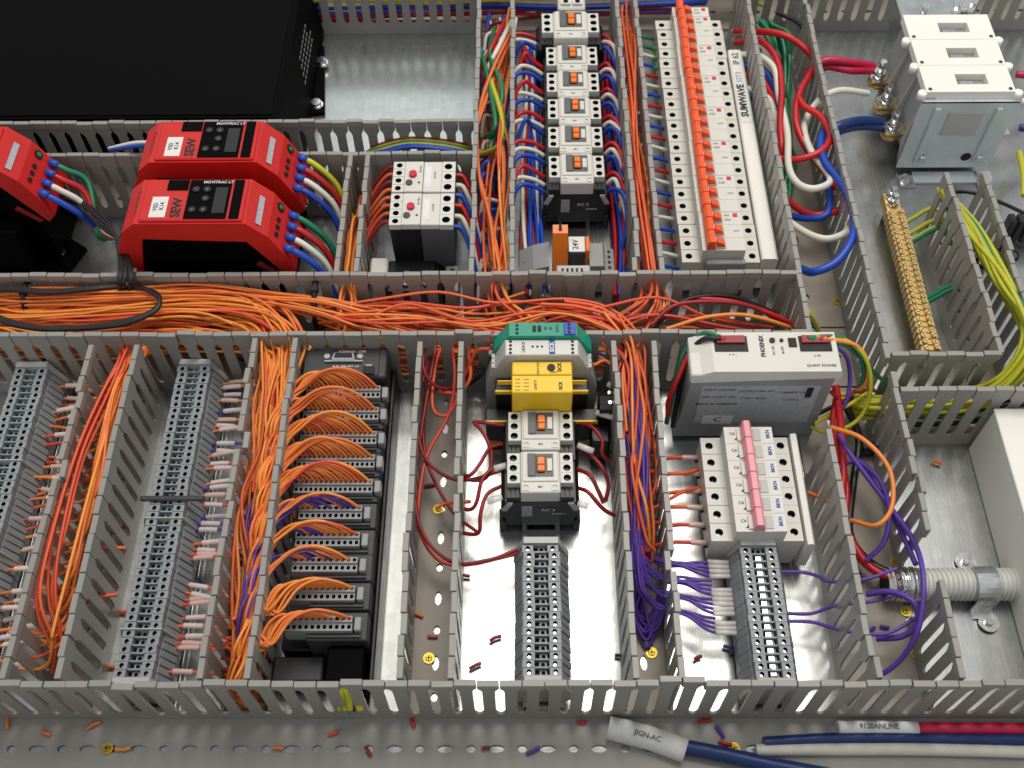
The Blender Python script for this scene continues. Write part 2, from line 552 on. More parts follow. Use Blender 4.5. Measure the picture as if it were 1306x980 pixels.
# brass screws that fix the duct floors
def screw_mesh(r=4.2, m='brass_yellow'):
    mb = MB()
    mb.cyl((0, 0), 0, 0.8, r, 16)
    mb.cyl((0, 0), 0.8, 1.8, r * 0.62, 12, r2=r * 0.5)
    mb.box(-r * 0.4, r * 0.4, -0.35, 0.35, 1.8, 1.95, 1); mb.box(-0.35, 0.35, -r * 0.4, r * 0.4, 1.8, 1.96, 1)
    return mb.mesh('screw', [m, 'hole_black'])
SC = screw_mesh()
for (u, v, lab) in ((137, 955, 'under the second terminal strip, in the bottom duct'), (547, 840, 'near the lower end of the empty duct'), (936, 955, 'beside the loose blue cable end'),
               (831, 833, 'below the hanging purple loops'), (559, 650, 'half way up the almost empty duct'), (1068, 385, 'in the duct right of the power supply, uppermost'), (1142, 717, 'just above the conduit mouth'),
               (1155, 780, 'just below the conduit mouth'), (1168, 834, 'right of the lower purple loop'), (299, 846, 'at the lower end of the orange packed duct'), (814, 650, 'behind the purple wires')):
    tag(link('brass_screw', SC, None, at(u, v, 2.1)[:2] + (2.1,)), 'small brass screw ' + lab, 'screw', 'brass screws fixing the duct bases')

# ------------------------------------------------------------------ DIN rails
def rail(label, x, y0, y1):
    t = MB().prism([(x - 14.5, 5), (x - 14.5, 6.2), (x - 11, 6.2), (x - 11, 1.4), (x + 11, 1.4), (x + 11, 6.2), (x + 14.5, 6.2), (x + 14.5, 5), (x + 12, 5), (x + 12, 0.3), (x - 12, 0.3), (x - 12, 5)], 'y', y0, y1)
    tag(part('din_rail', t, 'zinc_bright', None), label, 'mounting rail', 'steel mounting rails')
rail('steel mounting rail under the centre terminal strip and yellow relay', 15, 228, 495)
rail('steel mounting rail under the six pole breaker row with pink levers', 171, 228, 440)
rail('steel mounting rail under the tall middle left terminal strip', -259, 228, 494)
rail('steel mounting rail under the leftmost terminal strip', -392, 228, 494)
rail('steel mounting rail under the upper contactor column', 50, 566, 955)
rail('steel mounting rail under the long breaker row with orange levers', 172, 566, 955)
rail('steel mounting rail under the two motor protection switches', -84, 566, 694)

# ------------------------------------------------------------------ terminal strips
TP = 5.7
def terminal_mesh():
    mb = MB()
    y0, y1 = -TP / 2 + 0.15, TP / 2 - 0.15
    mb.prism([(-21, 7), (-23, 12), (-23, 24), (-17, 38), (17, 38), (24, 22), (24, 12), (21, 7)], 'y', y0, y1)
    mb.prism([(17.2, 36.8), (17.2, 39), (25, 23.5), (25, 20.8)], 'y', y0 + 0.5, y1 - 0.5)
    for sx in (-1, 1):
        a, b = sorted((sx * 6.2, sx * 16))
        mb.holed(a, b, y0, y1, 38, 46, sx * 11, 0, 1.95, depth=3.2, n=8)
        mb.cyl((sx * 11, 0), 39.5, 43.0, 1.25, 8, 2)
    mb.box(-6.1, 6.1, y0, y0 + 1.1, 38, 44.5)
    mb.box(-6.1, 6.1, y0 + 1.1, y1, 38, 38.6, 1)
    mb.holed(-2.2, 4.2, y0 + 1.1, y1, 38.6, 41.5, 1, 0.5, 1.7, 1.6, depth=2.4, n=8)
    mb.v = [(a * 0.82, b, c) for a, b, c in mb.v]
    return mb.mesh('terminal_block', ['terminal_grey', 'hole_black', 'zinc_bright'])
TM = terminal_mesh()
def end_plate(parent, y, up=4):
    part('end_bracket', MB().prism([(-18, 6), (-20, 14), (-19, 26), (-12.5, 44 + up), (12.5, 44 + up), (21, 22), (21, 12), (17, 6)], 'y', y - 2.4, y + 2.4), 'light_grey', parent)
def terminal_strip(label, x, y0, n, markers=(), jump=False):
    t = thing('terminal_strip', label, 'terminal strip', (x, y0, 0))
    for i in range(n):
        link('terminal_block', TM, t, (rnd(0.3), (i + 0.5) * TP, rnd(0.3)), (0, rnd(0.006), rnd(0.006)))
    end_plate(t, -2.8)
    end_plate(t, n * TP + 2.8)
    for k in markers:
        part('divider_plate', MB().prism([(-19, 10), (-20.5, 26), (-14.5, 47.5), (14.5, 47.5), (21.5, 22), (21.5, 12)], 'y', k * TP - 0.4, k * TP + 0.4), 'light_grey', t)
    if jump:
        mb = MB()
        mb.box(-2.2, 1.6, 3, n * TP - 6, 41.6, 42.4)
        part('jumper_bar', mb, 'zinc', t)
        for i in range(1, n - 1):
            part('jumper_screw', MB().cyl((-0.4, 0), 42.4, 44.2, 1.6, 8), 'zinc', t, (0, (i + 0.5) * TP, 0)) if i == 1 else link('jumper_screw', t.children[-1].data, t, (0, (i + 0.5) * TP, 0))
    return t
t = terminal_strip('leftmost tall grey terminal strip, cut off by the photo edge', -396, 234, 45, (9, 17, 30))
terminal_strip('tall grey terminal strip left of the orange packed duct', -264, 236, 45, (6, 21))
terminal_strip('short grey terminal strip below the contactors in the centre', 14, 237, 17)
terminal_strip('grey terminal strip with silver jumper screws below the pink breakers', 171, 235, 17, (), True)
part_c = MB().box(-27, 30, -2.4, 2.4, 44, 51, 0, 1)
tag(part('clip_bar', MB().box(-22, 26, -2, 2, 46.5, 49.5, 0, 0.8), 'dark_grey', None, (-262, 371, 0)), 'dark clip lying across the tall terminal strip', 'clip')

# ------------------------------------------------------------------ contactors
def contactor(label, x, y0, w, p, h, group, front=False):
    """y0 = lower (near) edge, p = width along the rail"""
    t = thing('contactor', label, 'contactor', (x + rnd(0.5), y0, 0), group, rnd(0.008))
    k = w / 50.0
    b = MB()
    b.prism([(-24 * k, 6), (-30 * k, 9), (-30 * k, h - 22), (-27 * k, h - 16), (27 * k, h - 16), (30 * k, h - 22), (30 * k, 9), (24 * k, 6)], 'y', 0.5, p - 0.5)
    part('base', b, 'black_plastic', t)
    yt = p * 0.27
    c = (p - yt - 0.6) / 3
    for sx in (-1, 1):
        for i in range(3):
            a0, a1 = sorted((sx * 15.2 * k, sx * 25 * k))
            m = MB().holed(a0, a1, -c / 2 + 0.1, c / 2 - 0.1, h - 16, h - 3, sx * 20.4 * k, 0, 2.9 * k, depth=6, n=12)
            m.cyl((sx * 20.4 * k, 0), h - 9, h - 7, 2.3 * k, 8, 2)
            part('terminal', m, ['device_white', 'hole_black', 'mid_grey'], t, (0, yt + (i + 0.5) * c, 0))
        a0, a1 = sorted((sx * 15.5 * k, sx * 25.5 * k))
        m = MB()
        for q in range(3):
            m.box(a0 + q * 3.4 * k, a0 + q * 3.4 * k + 2.6 * k, 0.8, yt - 0.8, h - 16, h - 9)
        m.box(a0, a1, 1.4, yt - 1.6, h - 16, h - 11)
        part('clip_block', m, 'black_plastic', t)
    f = MB()
    f.box(-15 * k, 15 * k, 0.7, p - 0.3, h - 16, h - 1, 0, 0.8)
    part('front_cover', f, 'device_white', t)
    f2 = MB().box(-13.5 * k, 13.5 * k, yt, p - 0.9, h - 1, h, 0, 0.4)
    part('raised_panel', f2, 'device_white', t)
    w0, w1 = yt + c * 0.45, p - 3.2
    m = MB().box(-9.5 * k, -3.6 * k, w0, w1, h, h + 1.6, 0, 0.3)
    m.box(-3.6 * k, 10 * k, w0, w0 + 2.0, h, h + 0.6); m.box(-3.6 * k, 10 * k, w1 - 2.0, w1, h, h + 0.6); m.box(4.5 * k, 10 * k, w0 + 2.0, w1 - 2.0, h, h + 0.3)
    part('slider_frame', m, 'mid_grey', t)
    part('slider_recess', MB().box(-3.5 * k, 4.4 * k, w0 + 2.1, w1 - 2.1, h, h + 0.35), 'black_plastic', t)
    m = MB().box(-2.2 * k, 3.6 * k, w0 + 3.4, w1 - 3.4, h + 0.4, h + 2.8, 0, 0.7)
    m.box(-2.0 * k, 3.2 * k, (w0 + w1) / 2 - 0.8, (w0 + w1) / 2 + 0.8, h + 2.8, h + 4.0)
    part('slider', m, 'orange_plastic', t)
    m = MB().box(5.2 * k, 9.2 * k, w0 + 4.0, w1 - 4.5, h + 0.3, h + 1.6, 0, 0.3)
    part('test_tab', m, 'device_white', t)
    for sx in (-1, 1):
        m = MB().holed(-2.6, 2.6, -2.6, 2.6, h - 1.2, h - 0.4, 0, 0, 1.9, depth=0.7, n=10)
        part('cover_screw', m, ['device_white', 'hole_black'], t, (sx * 11 * k, yt * 0.5, 0))
    text('MC', 2.6, 'ink', t, (0, yt * 0.55, h - 0.85))
    for j, s in enumerate(('1', '3', '5')):
        pass
    if front:
        m = MB().box(-14, -6, -0.2, 0.5, h - 38, h - 22)
        part('rating_label', m, 'paper_grey', t)
        text('AC 3', 5, 'ink_white', t, (6, -0.15, h - 28), 0, R(90))
        text('50/60Hz', 3, 'ink_white', t, (14, -0.15, h - 34), 0, R(90))
        for sx in (-1, 1):
            part('corner_clip', MB().prism([(sx * 30 * k, h - 26), (sx * 25 * k, h - 15.5), (sx * 21 * k, h - 15.5), (sx * 26 * k, h - 27)], 'y', -1.4, 0.4), 'light_grey', t)
        for sx in (-1, 1):
            part('foot', MB().box(min(sx * 26, sx * 31), max(sx * 26, sx * 31), -1.5, 10, 0.2, 16, 0, 1), 'black_plastic', t)
    return t
G1 = 'small contactors stacked in the upper column'
nm = ['lowest', 'second lowest', 'third from the bottom', 'fourth from the bottom', 'fifth from the bottom']
for i in range(5):
    contactor('white contactor with orange slider, %s in the upper column' % nm[i], 51, 681.5 + i * 37.7, 50, 37.3, 58, G1, i == 0)
contactor('wider white contactor with green wire ferrules topping the upper column', 51, 873, 57, 41, 64, G1)
G2 = 'contactors below the yellow relay'
contactor('white contactor with orange slider directly below the yellow relay', 14.5, 405.2, 49, 35.8, 60, G2)
contactor('white contactor with orange slider directly above the centre terminal strip', 14.5, 368.8, 49, 35.8, 60, G2, True)
t = thing('white_relay_base', 'small white device at the very top above the contactors', 'relay', (53, 925, 0))
part('housing', MB().box(-14, 14, 0, 26, 4, 58, 0, 1.5), 'device_white', t)
for sx in (-1, 1):
    part('terminal', MB().holed(-5, 5, -4, 4, 57, 60, 0, 0, 2.8, depth=2.4), ['device_white', 'hole_black'], t, (sx * 6, 8, 1))

# ------------------------------------------------------------------ circuit breakers
def pole_parts(t, y, q, h=60):
    p = 14.6
    b = MB()
    b.prism([(-30, 6), (-33.5, 14), (-33.5, 30), (-18, 30), (-18, h), (18.5, h), (18.5, 30), (33.5, 30), (33.5, 14), (30, 6)], 'y', 0.12, p - 0.12)
    for sx in (-1, 1):
        a0, a1 = (-33.5, -18) if sx < 0 else (18.5, 33.5)
        b.holed(a0, a1, 0.12, p - 0.12, 30, 44, (a0 + a1) / 2 + sx * 1.5, p / 2, 3.0, depth=8, n=12)
        b.cyl(((a0 + a1) / 2 + sx * 1.5, p / 2), 36, 38.6, 2.4, 8, 2)
    b.box(-32.8, -18.4, 0.12, 0.9, 44, 44.5); 
    b.box(-9, 2, 1.6, p - 1.6, h, h + 1.6, 0, 0.5)
    return link('pole_housing', b.mesh('pole_housing', ['device_white', 'hole_black', 'zinc']), t, (0, y, 0))
def breaker(label, x, y0, n, group, tog, style):
    p = 14.6
    t = thing('circuit_breaker', label, 'circuit breaker', (x + rnd(0.4), y0, 0), group, rnd(0.003))
    ph = None
    for i in range(n):
        if ph is None: ph = pole_parts(t, 0, i)
        else: link('pole_housing', ph.data, t, (0, i * p, 0))
    # joined toggle bar with a lever at each pole
    if style == 'orange':
        m = MB()
        for i in range(n):
            m.prism([(-15, 60.5), (-14.6, 68.5), (-12.5, 70.5), (-8.4, 70), (-7, 60.5)], 'y', i * p + 0.5, i * p + p - 0.5)
        m.prism([(-14.2, 60.5), (-14, 67.6), (-8.6, 67.6), (-7.8, 60.5)], 'y', 0.3, n * p - 0.3)
        part('lever_bar', m, tog, t)
        for i in range(n):
            y = i * p
            m = MB().prism([(-6.4, 60.2), (-6.4, 68), (-1, 66), (2.2, 60.2)], 'y', y + 2.2, y + 8.4)
            part('lever', m, tog, t)
            part('status_window', MB().box(-5, 1, y + 9.6, y + 12.6, 61.6, 62.2), 'green_plastic' if i % 3 == 1 else 'device_grey', t)
        part('red_symbol', MB().box(11.5, 15.5, n * p - 6, n * p - 1.5, h60, h60 + 0.15), 'ink_red', t)
        text('C63', 3.4, 'ink', t, (6.5, n * p - 9, h60 + 0.1))
        text('ON', 2.8, 'ink', t, (6.0, n * p - 4, h60 + 0.1))
        if n > 1:
            text('415V', 2.6, 'ink', t, (13, n * p - 22, h60 + 0.1))
    else:
        for i in range(n):
            y = i * p
            m = MB().prism([(-6, 61), (-5.4, 68.5), (-4.4, 70), (-0.5, 70), (1.6, 66), (2.6, 61)], 'y', y + 0.35, y + p - 0.35)
            m.box(-4.6, 0, y + p - 0.5, y + p + 0.5, 62, 67)
            part('lever', m, tog, t)
            part('label_window', MB().box(3.5, 9, y + 2, y + p - 2, h60, h60 + 0.7, 0, 0.2), 'light_grey', t)
            part('blue_print', MB().box(11.8, 17.6, y + 0.8, y + p - 0.8, h60, h60 + 0.12), 'paper', t)
            text('BKN', 3.8, 'ink_blue', t, (14.7, y + 8, h60 + 0.2), R(90))
            text('C6', 3.4, 'ink', t, (-12, y + 8.5, h60 + 0.12))
            part('rating_mark', MB().prism([(-11, y + 3), (-8, y + 6.4), (-8.4, y + 2.6)], 'z', h60 + 0.02, h60 + 0.14), 'ink', t)
    return t
h60 = 60.0
G3 = 'white circuit breakers in the long orange lever row'
ordn = ['lowest', 'second lowest', 'third from the bottom', 'fourth from the bottom', 'fifth from the bottom', 'sixth from the bottom', 'uppermost']
for i in range(7):
    breaker('white three pole breaker, %s in the orange lever row' % ordn[i], 173, 600 + i * 3 * 14.7, 3, G3, 'toggle_orange', 'orange')
breaker('white single pole breaker topping the orange lever row', 173, 600 + 21 * 14.7, 1, G3, 'toggle_orange', 'orange')
breaker('white six pole circuit breaker with joined pink levers', 172, 337, 6, None, 'toggle_pink', 'pink')
t = thing('busbar_cover', 'long white lettered busbar strip along the right of the long breaker row', 'busbar', (213, 601, 0))
part('cover', MB().prism([(-5, 8), (-5, 46), (-3.8, 47.4), (7, 47.4), (9, 45.5), (9, 8)], 'y', 0, 272), 'box_white', t)
part('print_label', MB().box(-3.6, 6.8, 168, 271, 47.5, 47.75), 'paper', t)
text('SUMWAVE', 9.5, 'ink', t, (1.4, 198, 47.9), R(90))
text('5ST3', 7.5, 'device_grey', t, (1.4, 231, 47.9), R(90))
text('IP 62', 8.5, 'ink', t, (1.4, 258, 47.9), R(90))
tag(part('busbar_strip', MB().prism([(205.6, 10), (207, 47), (211, 48), (213, 44), (213, 10)], 'y', 333, 426), 'box_white', None), 'white busbar strip along the right side of the pink breakers', 'busbar')
t = thing('neutral_block', 'grey end block closing the lower end of the long breaker row', 'end block', (173, 594, 0))
part('block', MB().box(-14, 20, 0, 5.6, 8, 50, 0, 1), 'device_grey', t)

# ------------------------------------------------------------------ motor protection switches
def mps(label, y0, g):
    p = 37.2
    t = thing('motor_switch', label, 'motor switch', (-84, y0, 0), g)
    part('front_housing', MB().prism([(-26, 34), (-27, 74), (-1, 74), (-1, 14), (-18, 14)], 'y', 0.4, p - 0.4), 'black_plastic', t)
    part('rear_housing', MB().prism([(-0.6, 14), (-0.6, 74), (27, 74), (27, 30), (20, 14)], 'y', 0.4, p - 0.4), 'mid_grey', t)
    for i in range(4):
        m = MB().holed(-27.2, -17, -4.3, 4.3, 74, 80, -22, 0, 2.7, depth=5, n=12)
        part('terminal', m, ['device_white', 'hole_black'], t, (0, 5 + i * 9.1, 0))
    part('face', MB().box(-16.8, -0.8, 0.6, p - 0.6, 74, 80.6, 0, 0.5), 'device_white', t)
    part('side_face', MB().box(-0.4, 15.5, 0.6, p - 0.6, 74, 80, 0, 0.5), 'device_white', t)
    for i in range(3):
        m = MB().holed(15.7, 27.2, -5.9, 5.9, 74, 80, 21, 0, 3.5, depth=5, n=12)
        part('terminal', m, ['device_white', 'hole_black'], t, (0, 6.3 + i * 12.1, 0))
    part('dial', MB().cyl((-9.5, 20), 80.6, 83.4, 3.4, 14), 'red_button', t)
    part('green_dial', MB().cyl((-12.5, 10.5), 80.6, 82, 3.0, 12), 'dark_grey', t)
    part('test_hole', MB().cyl((-4, 11), 80.6, 80.8, 1.1, 10), 'hole_black', t)
    part('print_label', MB().box(1.2, 6.4, 7, p - 6, 80, 80.15), 'paper', t)
    text('1.6-2.5A', 2.6, 'ink', t, (9.5, 20, 80.1), R(90))
    text('NC NO', 2.4, 'ink', t, (-3.0, 27, 80.75), R(90))
    return t
mps('white motor protection switch with red dial, upper one', 650, 'motor protection switches')
mps('white motor protection switch with red dial, lower one', 612, 'motor protection switches')
t = thing('auxiliary_contactor', 'black contactor base in front of the motor protection switches', 'contactor', (-90, 578, 0))
part('housing', MB().prism([(-34, 4), (-34, 24), (-24, 34), (14, 34), (22, 26), (22, 4)], 'y', 0, 34), 'black_plastic', t)
part('terminal_cover', MB().box(-40, -25, 6, 30, 18, 44, 0, 1.5), 'device_white', t)
for i, (a, b) in enumerate(((-9, 8), (9, 8), (-9, 17), (9, 17))):
    part('terminal_screw', MB().cyl((a, b), 34, 37, 3.6, 12), 'zinc', t)
part('side_terminal', MB().box(24, 36, 3, 32, 6, 30, 0, 1), 'device_grey', t)
for i in range(3):
    part('terminal_hole', MB().cyl((30, 8 + i * 9), 30, 30.3, 2.2, 10), 'hole_black', t)

# ------------------------------------------------------------------ relays below the upper contactors
t = thing('orange_relay_holder', 'orange plug-in relay holder in front of the black contactor base', 'relay', (34, 606, 0))
part('lever', MB().prism([(0, 6), (0, 26), (16, 58), (24, 60), (24, 52), (14, 26), (14, 6)], 'x', -6, 7), 'orange_plastic', t)
for i in range(2):
    part('hole', MB().cyl((0.5, 19.6), 0, 0.5, 1.7, 8), 'hole_black', t, (0, 0, 59 - i * 0.2)) if i == 0 else part('hole', MB().cyl((0.5, 22.4), 0, 0.5, 1.4, 8), 'hole_black', t, (0, 0, 60))
t = thing('printed_relay', 'small relay with printed silver label beside the orange holder', 'relay', (50, 610, 0))
part('housing', MB().box(-8, 8, 0, 20, 4, 46, 0, 1), 'dark_grey', t)
part('print_label', MB().box(-8, 6, 1, 18, 46, 46.6), 'paper', t)
text('24V', 7, 'ink', t, (-2, 9, 46.7), R(90))
part('orange_catch', MB().box(6.4, 10, -1, 16, 30, 50, 0, 0.8), 'orange_plastic', t)
t = thing('grey_relay_socket', 'grey relay socket right of the orange holder', 'relay socket', (68, 600, 0))
part('housing', MB().prism([(-8, 4), (-8, 40), (4, 40), (6, 34), (14, 32), (14, 4)], 'y', 0, 26), 'device_grey', t)
for i in range(4):
    part('terminal_hole', MB().cyl((9.5, 4 + i * 6), 32.5, 33.4, 1.8, 8), 'hole_black', t)
t = thing('grey_relay_socket', 'grey relay socket left of the orange holder', 'relay socket', (13, 600, 0))
part('housing', MB().prism([(-14, 4), (-14, 28), (-2, 36), (12, 40), (12, 4)], 'y', 0, 28), 'device_grey', t)
part('terminal_hole', MB().cyl((-8, 12), 30, 31.2, 2, 8), 'hole_black', t)
t = thing('numbered_terminal', 'small pale numbered terminal marker above the middle duct', 'marker', (44, 568, 0))
part('body', MB().box(-14, 14, 0, 12, 4, 66, 0, 1), 'light_grey', t)
for i in range(5):
    part('digit_hole', MB().box(-10 + i * 4, -8 + i * 4, 4, 8, 66, 66.3), 'ink', t)

# ------------------------------------------------------------------ signal relays in the centre
def stepped(t, w_top, h, y0, y1, m, hi, lo_w, lo_h, base_w):
    part('housing', MB().prism([(-base_w, 8), (-base_w, lo_h - 16), (-lo_w, lo_h), (-w_top - 3, h - 6), (-w_top, h), (w_top, h), (w_top + 3, h - 6), (lo_w, lo_h), (base_w, lo_h - 16), (base_w, 8)], 'y', y0, y1), m, t)
t = thing('isolating_barrier', 'teal green isolating barrier with a blue terminal, topmost of the centre stack', 'signal relay', (17, 485.5, 0))
stepped(t, 26, 95, 0, 12.4, 'teal_plastic', 0, 38, 76, 40)
part('blue_terminal', MB().box(16, 25, 0.4, 12, 95, 96.4, 0, 0.4), 'blue_plastic', t)
for i in range(3):
    part('terminal_hole', MB().cyl((20, 2.4 + i * 3.7), 96.4, 96.8, 1.3, 8), 'hole_black', t)
    part('terminal_hole', MB().cyl((-20, 2.4 + i * 3.7), 95, 95.4, 1.3, 8), 'hole_black', t)
for a in (-8, -4): part('switch', MB().box(a, a + 2.6, 4, 9, 95, 96), 'hole_black', t)
for a in (2, 6): part('indicator', MB().cyl((a, 7), 95, 95.6, 1.2, 8), 'dark_grey', t)
text('KFD2', 3.2, 'ink', t, (11, 7, 95.1), R(90))
t = thing('grey_sensor_relay', 'light grey sensor relay with a blue logo, between the teal barrier and yellow relay', 'signal relay', (16, 470.2, 0))
stepped(t, 28, 90, 0, 15, 'light_grey', 0, 40, 62, 44)
part('top_face', MB().box(-27.5, 27.5, 0.5, 14.5, 90, 90.8, 0, 0.4), 'device_white', t)
part('logo_print', MB().box(5.5, 10, 1, 14, 90.8, 91.0), 'ink_blue', t)
text('SICK', 4.6, 'ink_white', t, (7.8, 7.5, 91.1), R(90))
text('UE410', 3.6, 'ink', t, (-14, 7.5, 90.9), R(90))
for i in range(4):
    part('terminal_hole', MB().cyl((23.5, 2.2 + i * 3.5), 90.8, 91.2, 1.2, 8), 'hole_black', t)
    part('terminal_hole', MB().cyl((-24, 2.2 + i * 3.5), 90.8, 91.2, 1.2, 8), 'hole_black', t)
for i in range(3): part('indicator', MB().cyl((-7 + i * 3.6, 8), 90.8, 91.3, 0.9, 8), 'ink', t)
for sx in (-1, 1):
    for i in range(3):
        part('side_terminal', MB().box(sx * 35 - 4, sx * 35 + 4, 1 + i * 4.6, 5.2 + i * 4.6, 60, 73, 0, 0.4), 'light_grey', t)
        part('terminal_hole', MB().cyl((sx * 35, 3 + i * 4.6), 73, 73.3, 1.2, 8), 'hole_black', t)
t = thing('yellow_safety_relay', 'bright yellow safety relay with black side terminals', 'safety relay', (16, 441.4, 0))
part('housing', MB().box(-23, 23, 0, 28, 8, 83, 0, 0.8), 'yellow_plastic', t)
part('raised_face', MB().box(-22.6, 22.6, 15.5, 27.6, 83, 84.4, 0, 0.6), 'yellow_plastic', t)
part('dial', MB().cyl((7, 21.5), 84.4, 85.4, 3.1, 14), 'ink', t)
text('SICK', 4, 'ink', t, (13.5, 22, 84.5), R(90)); text('UE10-3OS', 2.6, 'ink', t, (-3, 21, 84.5), R(90))
text('RESET', 2.2, 'ink', t, (9, 17.4, 84.5)); text('SAFETY', 2.8, 'ink', t, (-5, 7, 83.1), R(90)); text('SICK', 3.6, 'ink', t, (14, 6, 83.1), R(90))
for a in (-18.5, -12): 
    for j in range(4): part('print_line', MB().box(a - 2, a + 2, 2 + j * 3.2, 2.5 + j * 3.2, 83.0, 83.1), 'ink', t)
for sx in (-1, 1):
    for (y0, z, e) in ((0, 40, 44), (14, 62, 36)):
        a, b = sorted((sx * 23.2, sx * e))
        part('terminal_block', MB().box(a, b, y0 + 1, y0 + 13, 10, z, 0, 0.8), 'black_plastic', t)
        part('fin', MB().box(a, b, y0 - 0.6, y0 + 0.8, z - 2, z + 2), 'yellow_plastic', t)
        part('fin_foot', MB().box(a * 0.97 + 0.3, b * 0.97 + 0.3, y0 + 0.2, y0 + 0.9, 4, 9.8), 'yellow_plastic', t)
    a, b = sorted((sx * 23.2, sx * 34))
    part('fin', MB().box(a, b, 13.1, 13.8, 74, 79), 'yellow_plastic', t)
t = thing('black_relay_terminal', 'black plug terminal hanging off the right of the yellow relay', 'terminal', (61, 443, 0))
part('housing', MB().prism([(0, 8), (0, 56), (10, 60), (20, 50), (20, 8)], 'x', 0, 14), 'black_plastic', t)
part('lower_housing', MB().box(-6, 8, -16, -1, 8, 34, 0, 1), 'black_plastic', t)
for i in range(2): part('screw', MB().cyl((8 , 5 + i * 9), 55, 59, 1.6, 8), 'chrome', t)

# ------------------------------------------------------------------ controller with I/O cards
t = thing('controller_rack', 'black programmable controller with ten wired plug connectors', 'controller', (-140, 0, 0))
part('processor_module', MB().box(-32, 34, 470, 497, 4, 62, 0, 1.2), 'dark_grey', t)
part('processor_face', MB().box(-29, 28, 471, 496, 62, 63.2, 0, 0.5), 'dark_grey', t)
m = MB().prism([(-9, 484), (9, 484), (7.4, 490), (-7.4, 490)], 'z', 63.2, 67.5); m.cyl((-13, 487), 63.2, 67, 2.4, 10); m.cyl((13, 487), 63.2, 67, 2.4, 10)
m.box(-15, 15, 482.8, 484.2, 63.2, 65.5)
part('serial_port', m, 'chrome', t)
part('port_face', MB().prism([(-7.5, 485), (7.5, 485), (6.4, 489.4), (-6.4, 489.4)], 'z', 67.5, 67.8), 'hole_black', t)
part('network_port', MB().box(16, 25, 471.5, 478.5, 63.2, 65), 'hole_black', t)
part('indicator', MB().cyl((6, 474), 63.2, 65.5, 1.7, 10), 'chrome', t)
text('ETHERNET  COM', 2.8, 'ink_white', t, (6, 493.6, 63.3)); text('RUN  ERR  BAT  I/O', 2.4, 'ink_white', t, (2, 479.5, 63.3)); text('LINK', 2.4, 'ink_white', t, (20, 480.6, 63.3))
CY = [459, 439, 417.5, 397, 376, 354.5, 333, 313.5, 292, 270]
mod = None
conn = {}
PIN = []
for i, y in enumerate(CY):
    o_ = MB().box(-8, 34, -10.2, 10.2, 4, 52, 0, 0.8)
    o_.box(-8, 30, -8.5, -7.0, 52, 54)
    if mod is None: mod = part('card_housing', o_, 'dark_grey', t, (0, y, 0))
    else: link('card_housing', mod.data, t, (0, y, 0))
    n = 16 if i < 5 else 11
    if n not in conn:
        m = MB(); x1 = 30 - (0 if n == 16 else 6); w = 58 if n == 16 else 46; p = w / n
        m.box(x1 - w - 1, x1 + 1, -5.8, 5.8, 42, 52)
        for q in range(n):
            a = x1 - w + q * p
            m.holed(a, a + p, -5.6, 0, 52, 58, a + p / 2, -2.8, p * 0.33, 1.6, depth=4, n=8)
            m.holed(a, a + p, 0, 4.4, 52, 60, a + p / 2, 2.4, p * 0.33, 1.4, depth=4, n=8)
        m.box(x1 + 1.2, x1 + 6, -5.2, 4.6, 48, 58, 0, 0.6)
        conn[n] = (m.mesh('plug_connector', ['device_grey', 'hole_black']), x1 - w, p)
    link('plug_connector', conn[n][0], t, (0, y, 0))
    PIN.append([(-140 + conn[n][1] + (q + 0.5) * conn[n][2], y + 2.4) for q in range(n)])
part('end_module', MB().box(-34, 1, 240, 258, 4, 26, 0, 1.2), 'dark_grey', t)
part('power_module', MB().box(6, 32, 234, 258.5, 4, 44, 0, 1.2), 'gloss_black', t)
part('side_rail', MB().box(34.4, 38, 236, 496, 3, 34, 0, 1), 'black_plastic', t)
part('back_rail', MB().box(-30, -9, 262, 468, 3, 26, 0, 1), 'black_plastic', t)

# ------------------------------------------------------------------ power supply
t = thing('power_supply', 'large pale grey power supply with rating label on its side', 'power supply', (184, 450, 0))
part('housing', MB().prism([(-60, 4), (-55, 86), (-52, 92), (52, 92), (52, 4)], 'y', 0, 34), 'psu_side', t)
part('top_cover', MB().prism([(-56, 84), (-56, 92), (-40, 99), (54, 99), (56, 94), (56, 90)], 'y', -1.2, 35), 'device_white', t)
part('left_shoulder', MB().box(-57, -41, -1.6, 20, 86, 95, 0, 1), 'device_white', t)
for a, b in ((-38, -13), (26, 50)):
    part('terminal_slot', MB().box(a, b, 17, 31, 99, 99.6), 'hole_black', t)
    part('terminal_screws', MB().box(a + 2, b - 2, 24, 30.5, 99.6, 101.5), 'dark_red', t)
text('PHOENIX', 4.6, 'ink', t, (-2, 22, 99.15), R(90)); text('QUINT POWER', 3.2, 'ink', t, (40, 4, 99.15))
text('DC OK', 2.6, 'ink', t, (6, 18, 99.15), R(90)); text('18-29V', 2.6, 'ink', t, (13, 18, 99.15), R(90)); text('+ + -', 3, 'ink', t, (-25, 14, 99.15)); text('L N', 3, 'ink', t, (38, 13, 99.15))
part('adjust_knob', MB().cyl((6, 27), 99, 100.4, 2.2, 10), 'ink', t)
part('status_lamp', MB().cyl((13, 27), 99, 100.2, 1.5, 10), 'ink', t)
part('output_switch', MB().box(18, 24, 21, 29, 99, 100), 'hole_black', t)
part('rating_plate', MB().box(-46, 44, -0.3, 0, 26, 78), 'paper_grey', t)
for k in range(7):
    text(('INPUT 100-240V', 'OUTPUT 24V DC', 'CURRENT 10A', 'IND. CONT. EQ', 'TYPE 1 ENCL.', 'CLASS 2', 'MADE IN GERMANY')[k], 3.6, 'ink', t, (-32 + (k % 3) * 28, -0.36, 73 - (k // 3) * 10 - (k % 3) * 2), 0, R(90))
part('dark_stripe', MB().box(34, 39, -0.42, -0.3, 62, 76), 'ink', t)
